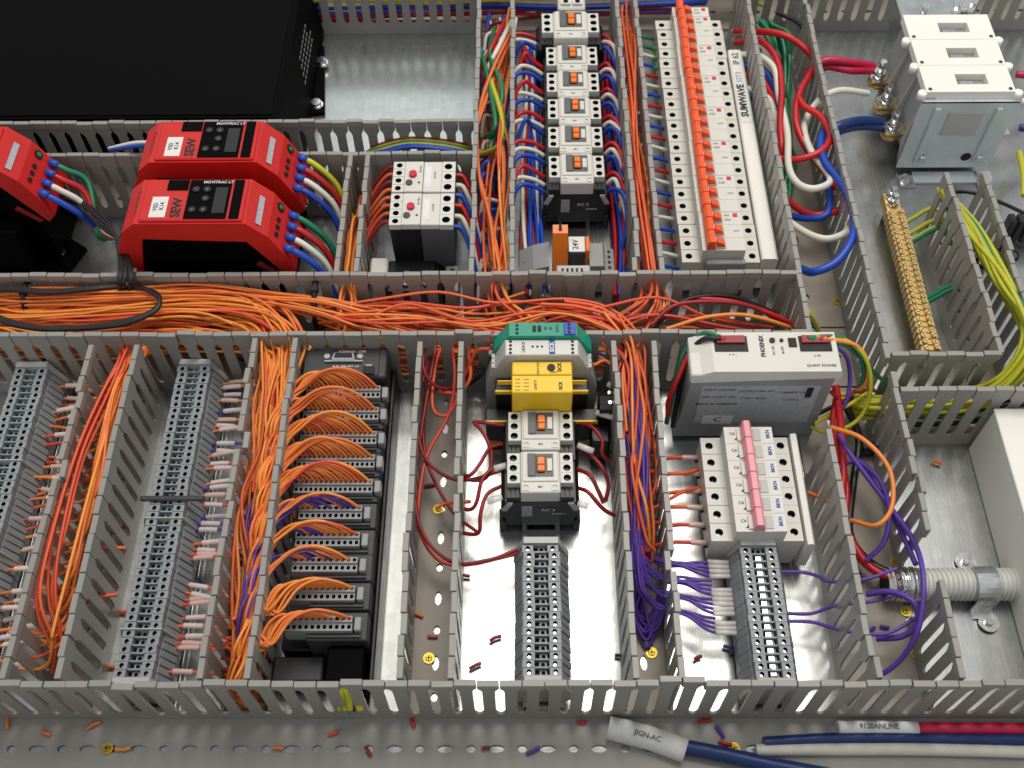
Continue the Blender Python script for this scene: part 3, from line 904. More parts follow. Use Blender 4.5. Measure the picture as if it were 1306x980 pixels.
part('approval_label', MB().box(-40, -16, -0.45, -0.3, 24, 36), 'paper', t)
text('C', 9, 'ink', t, (-28, -0.5, 30), 0, R(90))

# ------------------------------------------------------------------ red drives
def drive(label, x, y0, tall=True):
    D = 48
    t = thing('motor_drive', label, 'motor drive', (x, y0, 0), 'red motor drives')
    part('cover', MB().prism([(-72, 62), (-70, 84), (-58, 112), (-46, 122), (43, 122), (58, 106), (68, 84), (74, 64), (66, 56), (40, 100), (-44, 104), (-56, 58)], 'y', 0, D), 'red_plastic', t)
    part('top_plateau', MB().box(-42, 41, 1.5, D - 1, 122, 124.2, 0, 1.2), 'red_plastic', t)
    part('left_leg', MB().prism([(-72, 61.8), (-56, 57.8), (-50, 28), (-60, 30)], 'y', 0.6, D - 0.6), 'red_plastic', t)
    part('chassis', MB().prism([(-48, 3), (-52, 80), (-40, 103), (38, 99.5), (58, 62), (60, 3)], 'y', 1.5, D + 14), 'gloss_black', t)
    part('keypad', MB().box(-6, 28, 3, D - 3, 124.2, 125.2, 0, 0.3), 'gloss_black', t)
    part('side_strip_display', MB().box(30, 38, 3, D - 3, 124.2, 125.2, 0, 0.3), 'gloss_black', t)
    part('usb_recess', MB().box(-24, -7, D - 14, D - 3, 124.2, 125), 'gloss_black', t)
    for (a, b) in ((0, 34), (9, 34), (9, 24), (0, 12), (9, 12)):
        part('key', MB().cyl((a, b), 125.2, 126, 3.0, 14), 'black_plastic', t)
        text('o', 3, 'device_grey' if (a, b) != (0, 34) else 'red_button', t, (a, b, 126.05))
    part('display', MB().box(16, 26, 8, 36, 125.2, 125.7), 'black_plastic', t)
    text('MOVITRAC LT', 3.8, 'ink_white', t, (17, D - 6, 125.3))
    text('SEW', 10.5, 'ink', t, (-13, 15, 124.3), R(90)); 
    part('name_label', MB().box(-34, -21, 5, 27, 124.2, 124.5), 'paper', t)
    text('VSD\n K14', 5, 'ink', t, (-27.5, 16, 124.6), R(90))
    text('1 2 3 4 5 6 7 8 9 10', 3.4, 'ink', t, (-46.5, 22, 122.3), R(90))
    for sx, xs in ((-1, -64), (1, 61)):
        zz = 100 if sx < 0 else 100.5
    for i in range(4):
        r = 4.2 if i == 0 else 2.3
        part('terminal_hole', MB().cyl((0, 0), 0, 0.9, r, 12), 'hole_black', t, (62.2, 40 - (0 if i == 0 else 6 + i * 8), 97.4), (0, R(60), 0))
        part('terminal_hole', MB().cyl((0, 0), 0, 0.9, r * 0.75, 12), 'hole_black', t, (-64.6, 40 - (0 if i == 0 else 6 + i * 8), 97.8), (0, R(-62), 0))
    part('green_screw', MB().cyl((0, 0), 0, 1.4, 2.2, 10), 'green_wire', t, (62.2, 40, 97.4), (0, R(60), 0))
    part('print_label', MB().box(-2.5, 2.5, -15, 15, 0, 0.6), 'paper_grey', t, (51, 21, 114.2), (0, R(45), 0))
    part('rating_label', MB().box(-4, 28, 1.1, 1.5, 28, 52), 'paper_grey', t)
    text('SEW\nEURODRIVE', 5, 'ink', t, (10, 1.0, 42), 0, R(90))
    part('vent_slots', MB().prism([(46, 76), (62, 58), (58, 56), (42, 72)], 'y', -0.5, 0.3), 'dark_red', t)
    return t
drive('red motor drive with keypad, nearer one of the stacked pair', -262, 577)
drive('red motor drive with keypad, farther one of the stacked pair', -262, 645)
drive('red motor drive cut off by the left edge of the photo', -480, 640)
t = thing('drive_bracket', 'black mounting foot below the leftmost red drive', 'bracket', (-436, 640, 0))
part('foot', MB().prism([(-70, -22), (20, -22), (34, 14), (4, 34), (-70, 34)], 'z', 0.3, 5), 'gloss_black', t)
part('chassis_side', MB().box(-70, -2, -16, 26, 5, 60, 0, 2), 'gloss_black', t)
part('bolt', MB().cyl((14, 6), 5, 9, 4, 14), 'chrome', t)

# ------------------------------------------------------------------ big black enclosure
t = thing('drive_enclosure', 'large black drive enclosure filling the top left corner', 'enclosure', (-380, 748, 0))
part('housing', MB().prism([(-160, 3), (-160, 76), (154, 76), (158, 73), (168, 3)], 'y', 0, 230), 'gloss_black', t)
part('lid', MB().box(-158, 152, 3, 226, 76, 77.2, 0, 0.5), 'gloss_black', t)
part('flange', MB().prism([(168, 84), (181, 86), (171, 186), (140, 232), (130, 232), (130, 84)], 'z', 0.3, 4.5), 'gloss_black', t)
for (a, b) in ((171, 160), (172, 96)):
    part('bolt', MB().cyl((a, b), 4.5, 9.5, 5.0, 14).cyl((a, b), 4.5, 5.6, 7, 16), 'chrome', t)
vm = None  # pale raised discs, coloured to stand for light showing through the vent
for r_ in range(4):
    for q in range(9):
        if abs(q - 4) > 4.5 - r_ * 0.4 + (0.5 if r_ == 0 else 0): continue
        y = 100 + q * 8 + (r_ % 2) * 4; z = 30 + r_ * 7
        x = 158 + (73 - z) / 70 * 10
        if vm is None: vm = part('vent_light_disc', MB().cyl((0, 0), 0, 0.5, 2.5, 6, axis='x'), 'device_grey', t, (x, y, z), (0, 0.14, 0))
        else: link('vent_light_disc', vm.data, t, (x, y, z), (0, 0.14, 0))

# ------------------------------------------------------------------ isolator switch
t = thing('isolator_switch', 'big white three pole isolator switch on a steel bracket', 'isolator', (405, 750, 0))
PP = 36
for i in range(3):
    y = i * PP + 2
    part('pole_body', MB().prism([(-36, 14), (-40, 50), (-36, 90), (36, 90), (44, 60), (44, 14)], 'y', y + 1, y + PP - 1), 'device_grey', t)
    part('barrier', MB().prism([(-42, 12), (-46, 40), (-38, 92), (-30, 92), (-30, 12)], 'y', y - 0.8, y + 0.8), 'light_grey', t)
    # top tile with a real window
    m = MB()
    y0, y1 = y + 0.2, y + PP - 0.2
    m.box(-40, 40, y0, y0 + 10, 90, 98); m.box(-40, 40, y1 - 12, y1, 90, 98); m.box(-40, -10, y0 + 10, y1 - 12, 90, 98); m.box(18, 40, y0 + 10, y1 - 12, 90, 98)
    m.box(-10, 18, y0 + 10, y1 - 12, 90, 91, 1)
    part('top_cover', m, ['box_white', 'device_grey'], t)
    part('window_contact', MB().box(-6, 6, y + 12, y + 18, 91, 95), 'zinc', t)
    for sx in (-1, 1):
        part('cover_lug', MB().cyl((sx * 43, y + 1), 90, 97, 4, 12), 'box_white', t)
        part('lug_screw', MB().cyl((sx * 36, y + 4), 98, 98.5, 1.8, 10), 'dark_grey', t)
    part('stud_plate', MB().box(-58, -38, y + 10, y + 26, 34, 38, 0, 0.8), 'brass', t)
    m = MB().cyl((-50, y + 18), 38, 40, 8.5, 16).cyl((-50, y + 18), 40, 46, 6, 6).cyl((-50, y + 18), 46, 58, 3.2, 12)
    part('stud_bolt', m, 'chrome', t)
    part('stud_washer', MB().cyl((-50, y + 18), 30, 34, 9.5, 16), 'brass', t)
    part('stud_plate', MB().box(42, 60, y + 10, y + 26, 34, 38, 0, 0.8), 'zinc_bright', t)
m = MB().box(-42, 46, -2, 0, 8, 90); m.box(-38, 44, -16, -2, 0.4, 2.4); m.box(-42, 46, -2, 10, 88.4, 90.2)
part('front_bracket', m, 'bracket_steel', t)
for a in (-26, 30):
    part('bracket_rib', MB().box(a - 3, a + 3, -4.5, -2, 14, 84, 0, 1.2), 'bracket_steel', t)
part('bracket_slot', MB().cyl((20, 22), -2.3, -2.0, 5, 12, axis='y'), 'hole_black', t)
part('bracket_panel', MB().box(-14, 18, -3.2, -2, 50, 78, 0, 0.5), 'light_grey', t)
part('foot', MB().box(-40, -26, -22, -2, 0.3, 2.6), 'zinc_bright', t); part('foot', MB().box(34, 50, -22, -2, 0.3, 2.6), 'zinc_bright', t)
for (a, b, z) in ((-34, -12, 2.6), (42, -14, 2.6)):
    part('bolt', MB().cyl((a, b), z, z + 4, 4.2, 6).cyl((a, b), z, z + 1, 5.4, 14), 'chrome', t)
for a in (-22, 32): part('bolt', MB().cyl((a, 22), -7, -2, 3.8, 6, axis='y'), 'chrome', t)
t = thing('isolator_mechanism', 'galvanised operating mechanism behind the white isolator switch', 'mechanism', (405, 862, 0))
part('plate', MB().box(-36, 34, 0, 40, 60, 88, 0, 1), 'zinc', t)
m = MB()
for k in range(6): m.cyl((14 + k * 3, 8 + (k % 2) * 5), 88, 98 + (k % 3) * 4, 5, 10)
part('spring_bolts', m, 'chrome', t)
part('side_stay', MB().box(-34, 40, 6, 34, 0.3, 60, 0, 1), 'zinc', t)
part('pin', MB().cyl((-14, 14), 88, 97, 3, 10), 'chrome', t)

# ------------------------------------------------------------------ earth bar
t = thing('earth_bar', 'long brass earth bar with rows of screws', 'earth bar', (343, 518, 0))
part('bar', MB().box(-7.5, 7.5, 0, 182, 14, 24, 0, 1), 'brass', t)
sm = MB().cyl((0, 0), 24, 27.5, 2.5, 10).box(-2.0, 2.0, -0.35, 0.35, 27.5, 27.6, 1).mesh('bar_screw', ['brass', 'hole_black'])
rb = MB().box(-8.6, 8.6, -2.3, 2.3, 15, 25.2, 0, 0.5).mesh('bar_clamp', 'brass')
for i in range(26):
    link('bar_clamp', rb, t, (0, 4 + i * 6.1, 0))
    for a in (-4.2, 4.2): link('bar_screw', sm, t, (a, 4 + i * 6.1, rnd(0.8)), (0, 0, rnd(1.5)))
for b in (168, 177): part('end_bolt', MB().cyl((0, b), 24, 29, 5.4, 6).cyl((0, b), 29, 36, 2.6, 10), 'chrome', t)
for b in (2, 168): part('stand_off', MB().box(-5, 5, b, b + 10, 0.3, 13.9), 'zinc', t)

# ------------------------------------------------------------------ white box, conduit
t = thing('white_enclosure', 'plain off-white box at the right edge of the panel', 'enclosure', (363, 238, 0))
part('housing', MB().box(0, 190, 0, 202, 0.4, 58, 0, 1.2), 'box_white', t)
part('lid', MB().box(-0.6, 191, -0.6, 202.6, 58.1, 60, 0, 0.7), 'box_white', t)
t = thing('corrugated_conduit', 'pale corrugated conduit entering the duct above the loose cables', 'conduit', (268, 316, 14))
rs = []; ps = []
n = 190
for i in range(n):
    x = i / (n - 1) * 100
    rs.append(10.9 + 1.45 * math.sin(x / 3.6 * 2 * math.pi)); ps.append((x, rnd(0.02), 0))
m = MB()
for i in range(n):
    pass
vs = []; fs = []; K = 22
for i in range(n):
    for k in range(K):
        th = 2 * math.pi * k / K
        vs.append((ps[i][0], rs[i] * math.cos(th), rs[i] * math.sin(th)))
for i in range(n - 1):
    for k in range(K):
        fs.append([i * K + k, i * K + (k + 1) % K, (i + 1) * K + (k + 1) % K, (i + 1) * K + k])
m.add(vs, fs, 0, True)
part('hose', m, 'conduit_grey', t)
part('mouth', MB().cyl((0, 0), -0.6, 0.2, 9.0, 16, axis='x'), 'hole_black', t)
part('steel_sleeve', MB().cyl((0, 0), 6, 24, 12.6, 24, axis='x'), 'chrome', t)
for k in (10, 15, 20): part('sleeve_ridge', MB().cyl((0, 0), k - 0.8, k + 0.8, 13.2, 24, axis='x'), 'chrome', t)
def saddle(label, x):
    t = thing('pipe_saddle', label, 'pipe clamp', (x, 315, 0))
    A = [math.pi * k / 12 for k in range(1, 12)]
    out = [(-21, 0.4), (-12.9, 0.4), (-12.7, 14)] + [(-12.7 * math.cos(a), 14 + 12.7 * math.sin(a)) for a in A] + [(12.7, 14), (12.9, 0.4), (21, 0.4)]
    inn = [(-21, 2), (-14.3, 2), (-14.1, 14)] + [(-14.1 * math.cos(a), 14 + 14.1 * math.sin(a)) for a in A] + [(14.1, 14), (14.3, 2), (21, 2)]
    n = len(out)
    mb = MB()
    for i in range(n - 1):
        mb.prism([out[i], out[i + 1], inn[i + 1], inn[i]], 'x', -8, 8)
    part('strap', mb, 'zinc_bright', t)
    for sy in (-1, 1):
        part('ear', MB().cyl((-sy * 3, sy * 24), 2.0, 3.2, 7.5, 18), 'zinc_bright', t)
        part('screw', MB().cyl((-sy * 3, sy * 24), 3.2, 6, 3.0, 12), 'chrome', t)
saddle('bright steel clamp holding the conduit beside the white box', 340)

# ------------------------------------------------------------------ wires of the controller
WO = ['orange', 'orange', 'orange', 'orange', 'orange', 'orange_red']
ORD = ['first', 'second', 'third', 'fourth', 'fifth', 'sixth', 'seventh', 'eighth', 'ninth', 'tenth', 'eleventh', 'twelfth', 'thirteenth', 'fourteenth', 'fifteenth', 'sixteenth', 'seventeenth', 'eighteenth', 'nineteenth', 'twentieth'] + ['twenty-' + q for q in ('first', 'second', 'third', 'fourth', 'fifth', 'sixth', 'seventh', 'eighth', 'ninth')] + ['thirtieth'] + ['thirty-' + q for q in ('first', 'second', 'third', 'fourth', 'fifth', 'sixth', 'seventh', 'eighth', 'ninth')] + ['fortieth', 'forty-first']
ngrp = ['first', 'second', 'third', 'fourth', 'fifth', 'sixth', 'seventh', 'eighth', 'ninth', 'tenth']
cnt_or = 0
for i, pins in enumerate(PIN):
    y = pins[0][1]
    for q, (px, py) in enumerate(pins):
        if i >= 5 and random.random() < (0.12 if i in (5, 6, 7) else 0.02): continue
        f = (q + 0.5) / len(pins)
        mt = 'purple' if (i in (5, 6, 7) and random.random() < 0.5) or (i < 5 and q == 0) else random.choice(WO)
        lift = 9 + 16 * f + rnd(2)
        xa = -177 + rnd(4) - (1 - f) * 3
        dy = rnd(1.5)
        drop = 42 + 14 * f + rnd(8)
        r = 1.15
        D = px - xa
        hz = (17 if i < 5 else 13) * (0.35 + 0.65 * f) + rnd(1.2)
        hy = (8.5 if i < 5 else 5) * (0.4 + 0.6 * f)
        pts = [(px, py, 54), (px - 1.2, py + 0.8, 60)]
        for u in (0.18, 0.4, 0.64, 0.86):
            a = math.sin(math.pi * min(1, u * 1.0)) ** 0.8
            pts.append((px - D * u, py + hy * a - (0 if u < 0.5 else 2 if u < 0.7 else 7) * (1 if i < 8 else 2.4) - (0 if i < 8 else 7 * u) + dy * u, 60 + hz * a ** 0.8 + 2 * dy * u))
        pts += [(xa - 2, py - 22 + 7 * f + dy, 64 + hz * 0.25), (xa - 8 + rnd(3), py - 46 - 2 * f, 66 + rnd(6)), (-191 + rnd(9), max(230, py - 84 - rnd(10)), 34 + rnd(12)), (-191 + rnd(11), max(226, py - 130 - rnd(20)), 20 + rnd(10))]
        wire(pts, r, mt, '%%c wire in the %s pin from the left of the %s controller connector' % (ORD[q], ngrp[i]), '%%c wires of the %s controller connector' % ngrp[i], per=5, sides=5)

# ------------------------------------------------------------------ ties
def tie(label, c, axis, a, b, w=3.5):
    """band around a bundle: axis = run of the bundle"""
    pts = []
    K = 18
    for k in range(K + 1):
        th = 2 * math.pi * k / K
        if axis == 'x': pts.append((c[0], c[1] + a * math.cos(th), c[2] + b * math.sin(th)))
        else: pts.append((c[0] + a * math.cos(th), c[1], c[2] + b * math.sin(th)))
    mb = MB().tube([(p[0] - c[0], p[1] - c[1], p[2] - c[2]) for p in pts], w / 2, 6)
    t = thing('cable_tie', label, 'cable tie', c, 'black cable ties')
    part('band', mb, 'black_tie', t)
    h = MB().box(-3.4, 3.4, -3, 3, -2.6, 2.6, 0, 0.6)
    part('tie_head', h, 'black_tie', t, (0, 0, b) if axis != 'x' else (0, -a * 0.2, b))
    return t

# ------------------------------------------------------------------ orange bundles of the middle duct
bundle(60, [(-500, 540, 34), (-430, 536, 40), (-395, 531, 40), (-330, 533, 44), (-270, 535, 44), (-225, 526, 44), (-200, 505, 48), (-194, 486, 50), (-192, 440, 40), (-190, 380, 30)],
       [(8, 12, 18), (10, 13, 20), (6, 12, 20), (10, 15, 20), (12, 15, 20), (10, 14, 18), (12, 10, 18), (10, 6, 16), (11, 20, 20), (12, 40, 18)], 1.2, WO,
       'orange wires lying deep under the others in the middle duct', None, stuff=True)
bundle(28, [(-500, 532, 52), (-440, 538, 55), (-405, 535, 58), (-340, 538, 60), (-270, 542, 62), (-215, 534, 62), (-186, 508, 62), (-184, 484, 58), (-190, 440, 50), (-192, 390, 40)],
       [(8, 16, 8), (10, 13, 8), (6, 9, 6), (12, 14, 8), (14, 11, 8), (14, 12, 8), (12, 8, 6), (8, 8, 6), (11, 20, 10), (13, 40, 14)], 1.2, WO,
       '%c wire sweeping from middle duct into packed duct', '%c wires sweeping down from the middle duct')
bundle(18, [(-520, 545, 55), (-440, 548, 60), (-400, 549, 64), (-320, 549, 66), (-260, 550, 66), (-210, 547, 62), (-165, 538, 62), (-120, 528, 52), (-60, 520, 44), (10, 528, 50)],
       [(8, 8, 8), (8, 7, 8), (8, 7, 6), (8, 8, 6), (8, 8, 6), (8, 7, 6), (6, 9, 8), (12, 14, 14), (14, 18, 16), (14, 18, 16)], 1.2, WO,
       '%c wire running the length of the middle duct', '%c wires running along the middle duct')
bundle(14, [(-165, 536, 52), (-120, 530, 60), (-70, 536, 55), (-20, 524, 55), (30, 534, 60), (70, 524, 58), (90, 500, 60), (88, 470, 55), (90, 430, 50)],
       [(4, 6, 8), (10, 16, 12), (16, 18, 14), (16, 16, 12), (14, 14, 12), (10, 12, 10), (8, 8, 8), (10, 6, 10), (12, 12, 14)], 1.2, ['orange_red', 'orange_red', 'orange'],
       '%c wire bending down into the duct of purple wires', '%c wires bending down beside the teal barrier')
bundle(7, [(-165, 532, 40), (-100, 538, 50), (-40, 525, 52), (0, 530, 55), (60, 520, 60), (110, 530, 62), (160, 525, 50), (215, 540, 14)],
       [(4, 6, 8), (20, 16, 14), (18, 18, 14), (18, 18, 12), (14, 14, 14), (10, 12, 14), (18, 14, 14), (20, 10, 12)], 1.3, ['orange_red', 'orange_red', 'dark_red'],
       '%c wire crossing the right half of the middle duct', '%c wires crossing the middle duct on the right')
bundle(18, [(-150, 530, 20), (-90, 530, 20), (-30, 528, 20), (30, 530, 14), (70, 530, 8)], [(20, 22, 12)] * 5, 1.2, WO + ['orange_red', 'dark_red', 'purple'],
       '%c wires lying at the bottom of the middle duct', None, stuff=True)
# up into the three upper vertical ducts
for (x, n, lab, sp) in ((-24, 9, 'duct left of the upper contactors', 11), (106, 12, 'narrow duct beside the long breaker row', 7), (-143, 8, 'short duct beside the red drives', 6)):
    top = 940 if x > -100 else 700
    ks = [(x + (24 if x < 0 else -30), 520, 50), (x + 4, 548, 56), (x, 580, 58), (x, 630, 50)]
    sprd = [(26, 12, 10), (10, 6, 8), (sp, 10, 12), (sp, 20, 18)]
    if top > 800:
        ks += [(x, 700, 48), (x, 780, 46), (x + 2, 860, 44), (x + 4, 930, 40)]
        sprd += [(sp, 30, 20), (sp, 30, 20), (sp, 30, 20), (sp, 20, 20)]
    else:
        ks += [(x + 1, 660, 40), (x + 2, 690, 30)]
        sprd += [(sp, 10, 12), (sp, 6, 8)]
    bundle(n, ks, sprd, 1.35, ['orange_red', 'orange_red', 'orange', 'orange'], '%c wire rising up the ' + lab, '%c wires in the ' + lab, jit=0.5)
# leftmost vertical duct
bundle(6, [(-330, 515, 50), (-316, 495, 62), (-322, 460, 62), (-330, 400, 66), (-331, 340, 66), (-331, 290, 58), (-322, 262, 40), (-330, 248, 20)],
       [(14, 8, 8), (5, 5, 5), (5, 10, 5), (4, 10, 5), (5, 10, 6), (6, 12, 8), (6, 10, 10), (6, 8, 8)], 1.35, ['orange_red'],
       'bright orange wire lying on top in the leftmost duct', 'bright orange wires on top of the leftmost duct')
for k in range(28):
    y = 482 - k * 8.6
    x0 = -310 + rnd(6)
    zz = 64 + rnd(9)
    wire([(x0 + 6, 510, 50 + rnd(8)), (x0, 494, 56 + rnd(5)), (x0 + rnd(3), 494 - (494 - y) * 0.35, zz), (x0 + rnd(3), y + 24, zz - 3), (x0 - 5, y + 6, zz - 10), (-322, y - 3, 48), (-334, y - 4 + rnd(2), 36), (-350, y - 2 + rnd(2), 30)], 1.3, random.choice(WO),
         '%s' % ('%c wire looping through the leftmost duct, ' + ORD[k] + ' from its top'), '%c wires looping through the leftmost duct', per=4, sides=5)
# sleeves on terminal wires
def sleeved(x0, x1, y, z, m, label, group, sl=(0.25, 0.75), dy=0.0, sm='pink_sleeve', r=1.25, tail=None, k=1.0):
    pts = [(x0, y, z), (x0 + (x1 - x0) * 0.33, y + dy * 0.33, z + 2), (x0 + (x1 - x0) * 0.66, y + dy * 0.66, z + 2.5), (x1, y + dy, z + 1)]
    if tail: pts += tail
    w = wire(pts, r, m, label, group, per=4, sides=5)
    o0 = Vector(pts[0])
    a = Vector(pts[0]).lerp(Vector(pts[3]), sl[0]); b = Vector(pts[0]).lerp(Vector(pts[3]), sl[1])
    a.z += 1.6; b.z += 1.8
    me = MB().tube([a - o0, a.lerp(b, 0.5) - o0 + Vector((0, 0, 0.3)), b - o0], 2.05 * k, 8).mesh('marker_sleeve', sm, recalc=False)
    link('marker_sleeve', me, w)
    return w
for i in range(40):
    y = 490 - i * 6.0
    if random.random() < 0.12: continue
    sleeved(-378, -342 + rnd(4), y, 24 + rnd(6), random.choice(['orange_red', 'orange']), '%c wire in a pale sleeve, ' + ORD[i] + ' down the cut off terminal strip', '%c sleeved wires of the cut off terminal strip', (lambda q: (q, q + 0.42))(0.32 + rnd(0.22)), rnd(9), random.choice(['sleeve', 'pink_sleeve']),
            tail=[(-322, y + rnd(4), 30 + rnd(8)), (-312 + rnd(6), y + 8 + rnd(8), 44 + rnd(12))])
ys = [488 - i * 5.8 for i in range(24)] + [344, 340, 336, 331, 312, 306, 300, 295, 286, 280, 272, 268, 264, 246]
for i, y in enumerate(ys):
    mt = random.choice(['purple', 'orange', 'orange_red', 'purple']) if i < 24 else 'orange_red'
    sm_ = 'sleeve' if (i < 24 and i % 3) or i in (24, 25, 28, 29, 32, 33, 34) else 'pink_sleeve'
    if i < 24 and i in (4, 9, 15, 20): continue
    dq = (4 - 2.2 * (i % 4)) + rnd(1.5) if i < 24 else rnd(3) + (-6 if i in (28, 29) else 0)
    sleeved(-246, -212 + rnd(2), y, 26 + rnd(2.5), mt, '%c sleeved wire, ' + ORD[i] + ' down the tall terminal strip beside the packed duct', '%c sleeved wires of the tall terminal strip', (lambda q: (q, q + 0.42))(0.16 + rnd(0.08)), dq, sm_, k=1.0,
            tail=[(-200 + rnd(4), y + rnd(3), 30 + rnd(12)), (-192 + rnd(6), y - 8 + rnd(14), 46 + rnd(14))])
# packed duct: extra vertical wires
bundle(20, [(-196, 492, 58), (-196, 450, 54), (-194, 400, 50), (-194, 350, 48), (-192, 300, 44), (-188, 262, 40), (-186, 236, 30)],
       [(9, 4, 8), (11, 10, 14), (12, 14, 16), (12, 14, 16), (12, 14, 14), (11, 12, 12), (9, 8, 8)], 1.2, ['orange', 'orange', 'orange_red'],
       '%c wire running down the packed duct left of the controller', '%c wires running down the packed duct', jit=0.5)
bundle(20, [(-192, 488, 40), (-192, 440, 34), (-188, 390, 34), (-186, 350, 42), (-184, 310, 40), (-186, 270, 30), (-188, 240, 18)],
       [(10, 6, 12), (12, 10, 14), (12, 10, 14), (12, 10, 12), (10, 10, 12), (10, 10, 12), (8, 8, 8)], 1.2, ['purple'],
       '%c wire half hidden in the duct left of the controller', '%c wires in the packed duct', jit=0.5)
bundle(40, [(-193, 490, 22), (-193, 420, 20), (-193, 350, 20), (-192, 290, 18), (-190, 250, 12)], [(12, 6, 14)] * 4 + [(11, 6, 8)], 1.2, WO + ['purple'],
       '%c wires at the bottom of the packed duct', None, stuff=True)
for k in range(12):
    y = 330 - k * 7.5
    wire([(-210, y, 30), (-204, y - 2, 34), (-196, y - 8 + rnd(3), 36), (-186, y - 6 + rnd(4), 34), (-178, y + 12, 40)], 1.3, random.choice(['orange_red', 'dark_red', 'orange']), '%c wire crossing low through the packed duct', '%c wires crossing low in the packed duct', per=4, sides=5)

# ------------------------------------------------------------------ duct of purple wires and wires of the centre column
for k in range(26):
    q = k % 16
    yk = 328 - q * 3.6
    yc = (327, 314, 302, 290)[q // 4] + rnd(1.5)
    a, b = rnd(8), rnd(1)
    wire([(94 + a, 520, 46 + 8 * b), (88 + a, 492, 58 + 5 * b), (88 + a + rnd(3), 450, 58 + 6 * b), (90 + a + rnd(3), 400, 54 + 6 * b), (87 + a * 0.8, 350, 48 + 6 * b), (86 + a * 0.6, yc + 18 + rnd(4), 40 + 5 * b), (94, yc + 5 + rnd(2), 32 + 3 * b), (104, yc + rnd(2), 30 + 2 * b), (118, yc + (yk - yc) * 0.2 + rnd(1), 28 + b), (130, yc + (yk - yc) * 0.8, 28), (138, yk, 27)], 1.2, 'purple',
         'purple wire joining the %s row from the top of the jumpered terminal strip' % ORD[q], 'purple wires running to the jumpered terminal strip', per=5, sides=6)
bundle(12, [(88, 330, 26), (86, 312, 18), (84, 296, 12), (90, 282, 9), (98, 290, 14), (102, 304, 24)],
       [(6, 8, 8), (5, 6, 6), (5, 7, 5), (4, 8, 3), (3, 8, 6), (3, 6, 6)], 1.3, ['purple'], '%c wire loop hanging low in the duct beside the jumpered strip', '%c wire loops hanging low in the duct')
bundle(7, [(78, 520, 62), (84, 494, 68), (90, 470, 68), (92, 430, 62), (90, 390, 58), (88, 350, 50), (96, 334, 36)],
       [(14, 10, 8), (7, 5, 8), (8, 8, 10), (9, 12, 12), (10, 14, 14), (10, 14, 12), (8, 12, 10)], 1.2, ['orange_red', 'orange_red', 'orange'],
       '%c wire winding down over the purple wires', '%c wires winding over the purple wires', jit=0.6)
GW = 'sleeved orange wires entering the pink breakers from the left'
for i in range(6):
    y = 337 + (i + 0.5) * 14.6
    sleeved(139, 110, y, 24, 'orange_red', 'orange wire in a pale sleeve at the %s pole of the pink breakers from below' % ORD[i], GW, (0.05, 0.45), rnd(2), 'pink_sleeve', 1.6, tail=[(98, y - 4 + rnd(4), 34), (90, y - 12 + rnd(8), 40), (84, y + 10, 46)], k=1.1)
    tag(part('ferrule', MB().cyl((0, 0), -4, 0, 2.6, 10, axis='x'), 'hole_black', None, (140, y - 0.5, 24)), 'black ferrule at the %s pole from the bottom of the pink breakers' % ORD[i], 'ferrule', 'black ferrules of the pink breakers')
for k in range(16):
    y = 328 - k * 3.6
    m = MB().tube([(0, 0, 0), (-15, rnd(0.6), 0.4)], 1.75, 8)
    if k not in (4, 5, 12):
        tag(part('marker_sleeve', m, 'sleeve', None, (152, y, 27)), 'clear marker sleeve, %s down the jumpered terminal strip' % ORD[k], 'marker sleeve', 'clear sleeves beside the jumpered terminal strip')
for (y, y2, x2) in ((322, 314, 226), (290, 296, 228), (284, 276, 232)):
    wire([(184, y, 24), (206, y - 1, 25), (218, (y + y2) / 2, 24), (x2, y2, 24), (x2 + 24, y2 + rnd(5), 30), (x2 + 46, y2 + 6, 34)], 1.4, 'purple', 'purple wire leaving the right side of the jumpered terminal strip', 'purple wires right of the jumpered strip')
# contactor wires (left and right) given by where they pass in the photograph
def pxw(lst, r, m, label, group=None, cat='wire', z=None, per=6, name=None, sides=8):
    return wire([at(*p) for p in lst], r, m, label, group, per=per, sides=sides, cat=cat, name=name)
for k, l in enumerate([
    [(645, 543, 40), (622, 540, 42), (607, 538, 40)],
    [(604, 538, 40), (618, 555, 42), (627, 580, 38), (622, 607, 34), (606, 613, 34), (590, 608, 34)],
    [(645, 566, 36), (625, 572, 40), (612, 592, 44), (600, 606, 44), (588, 606, 36)],
    [(645, 594, 36), (630, 597, 40), (615, 612, 40), (608, 640, 36), (600, 650, 32), (585, 648, 28)],
    [(645, 618, 36), (622, 630, 40), (613, 655, 40), (610, 680, 30), (588, 680, 22)]]):
    pxw(l, 1.5, 'dark_red', 'dark red wire looping between the centre contactors and the empty duct', 'dark red wires left of the centre contactors')
for k, l in enumerate([
    [(735, 540, 36), (755, 545, 44), (768, 562, 44), (768, 580, 40), (778, 590, 34)],
    [(735, 570, 38), (755, 582, 44), (770, 600, 44), (776, 620, 36), (772, 640, 30)],
    [(735, 598, 38), (752, 606, 44), (762, 624, 40), (770, 642, 34)],
    [(735, 622, 34), (750, 628, 42), (770, 650, 34), (790, 660, 24)]]):
    pxw(l, 1.6, 'dark_red', 'dark red wire bending from the right side of the centre contactors', 'dark red wires right of the centre contactors')
for (u, v, u2, v2) in ((737, 568, 757, 576), (775, 490, 793, 500), (760, 526, 786, 534), (742, 460, 757, 466), (620, 434, 634, 432), (612, 452, 628, 450), (606, 441, 622, 440), (737, 642, 750, 646), (630, 598, 645, 594), (622, 640, 640, 634)):
    a, b = Vector(at(u, v, 48)), Vector(at(u2, v2, 48))
    m = MB().tube([(0, 0, 0), tuple(b - a)], 2.5, 8)
    tag(part('marker_sleeve', m, 'sleeve', None, tuple(a)), 'pale marker sleeve on a wire beside the centre relays', 'marker sleeve', 'pale sleeves around the centre relays')
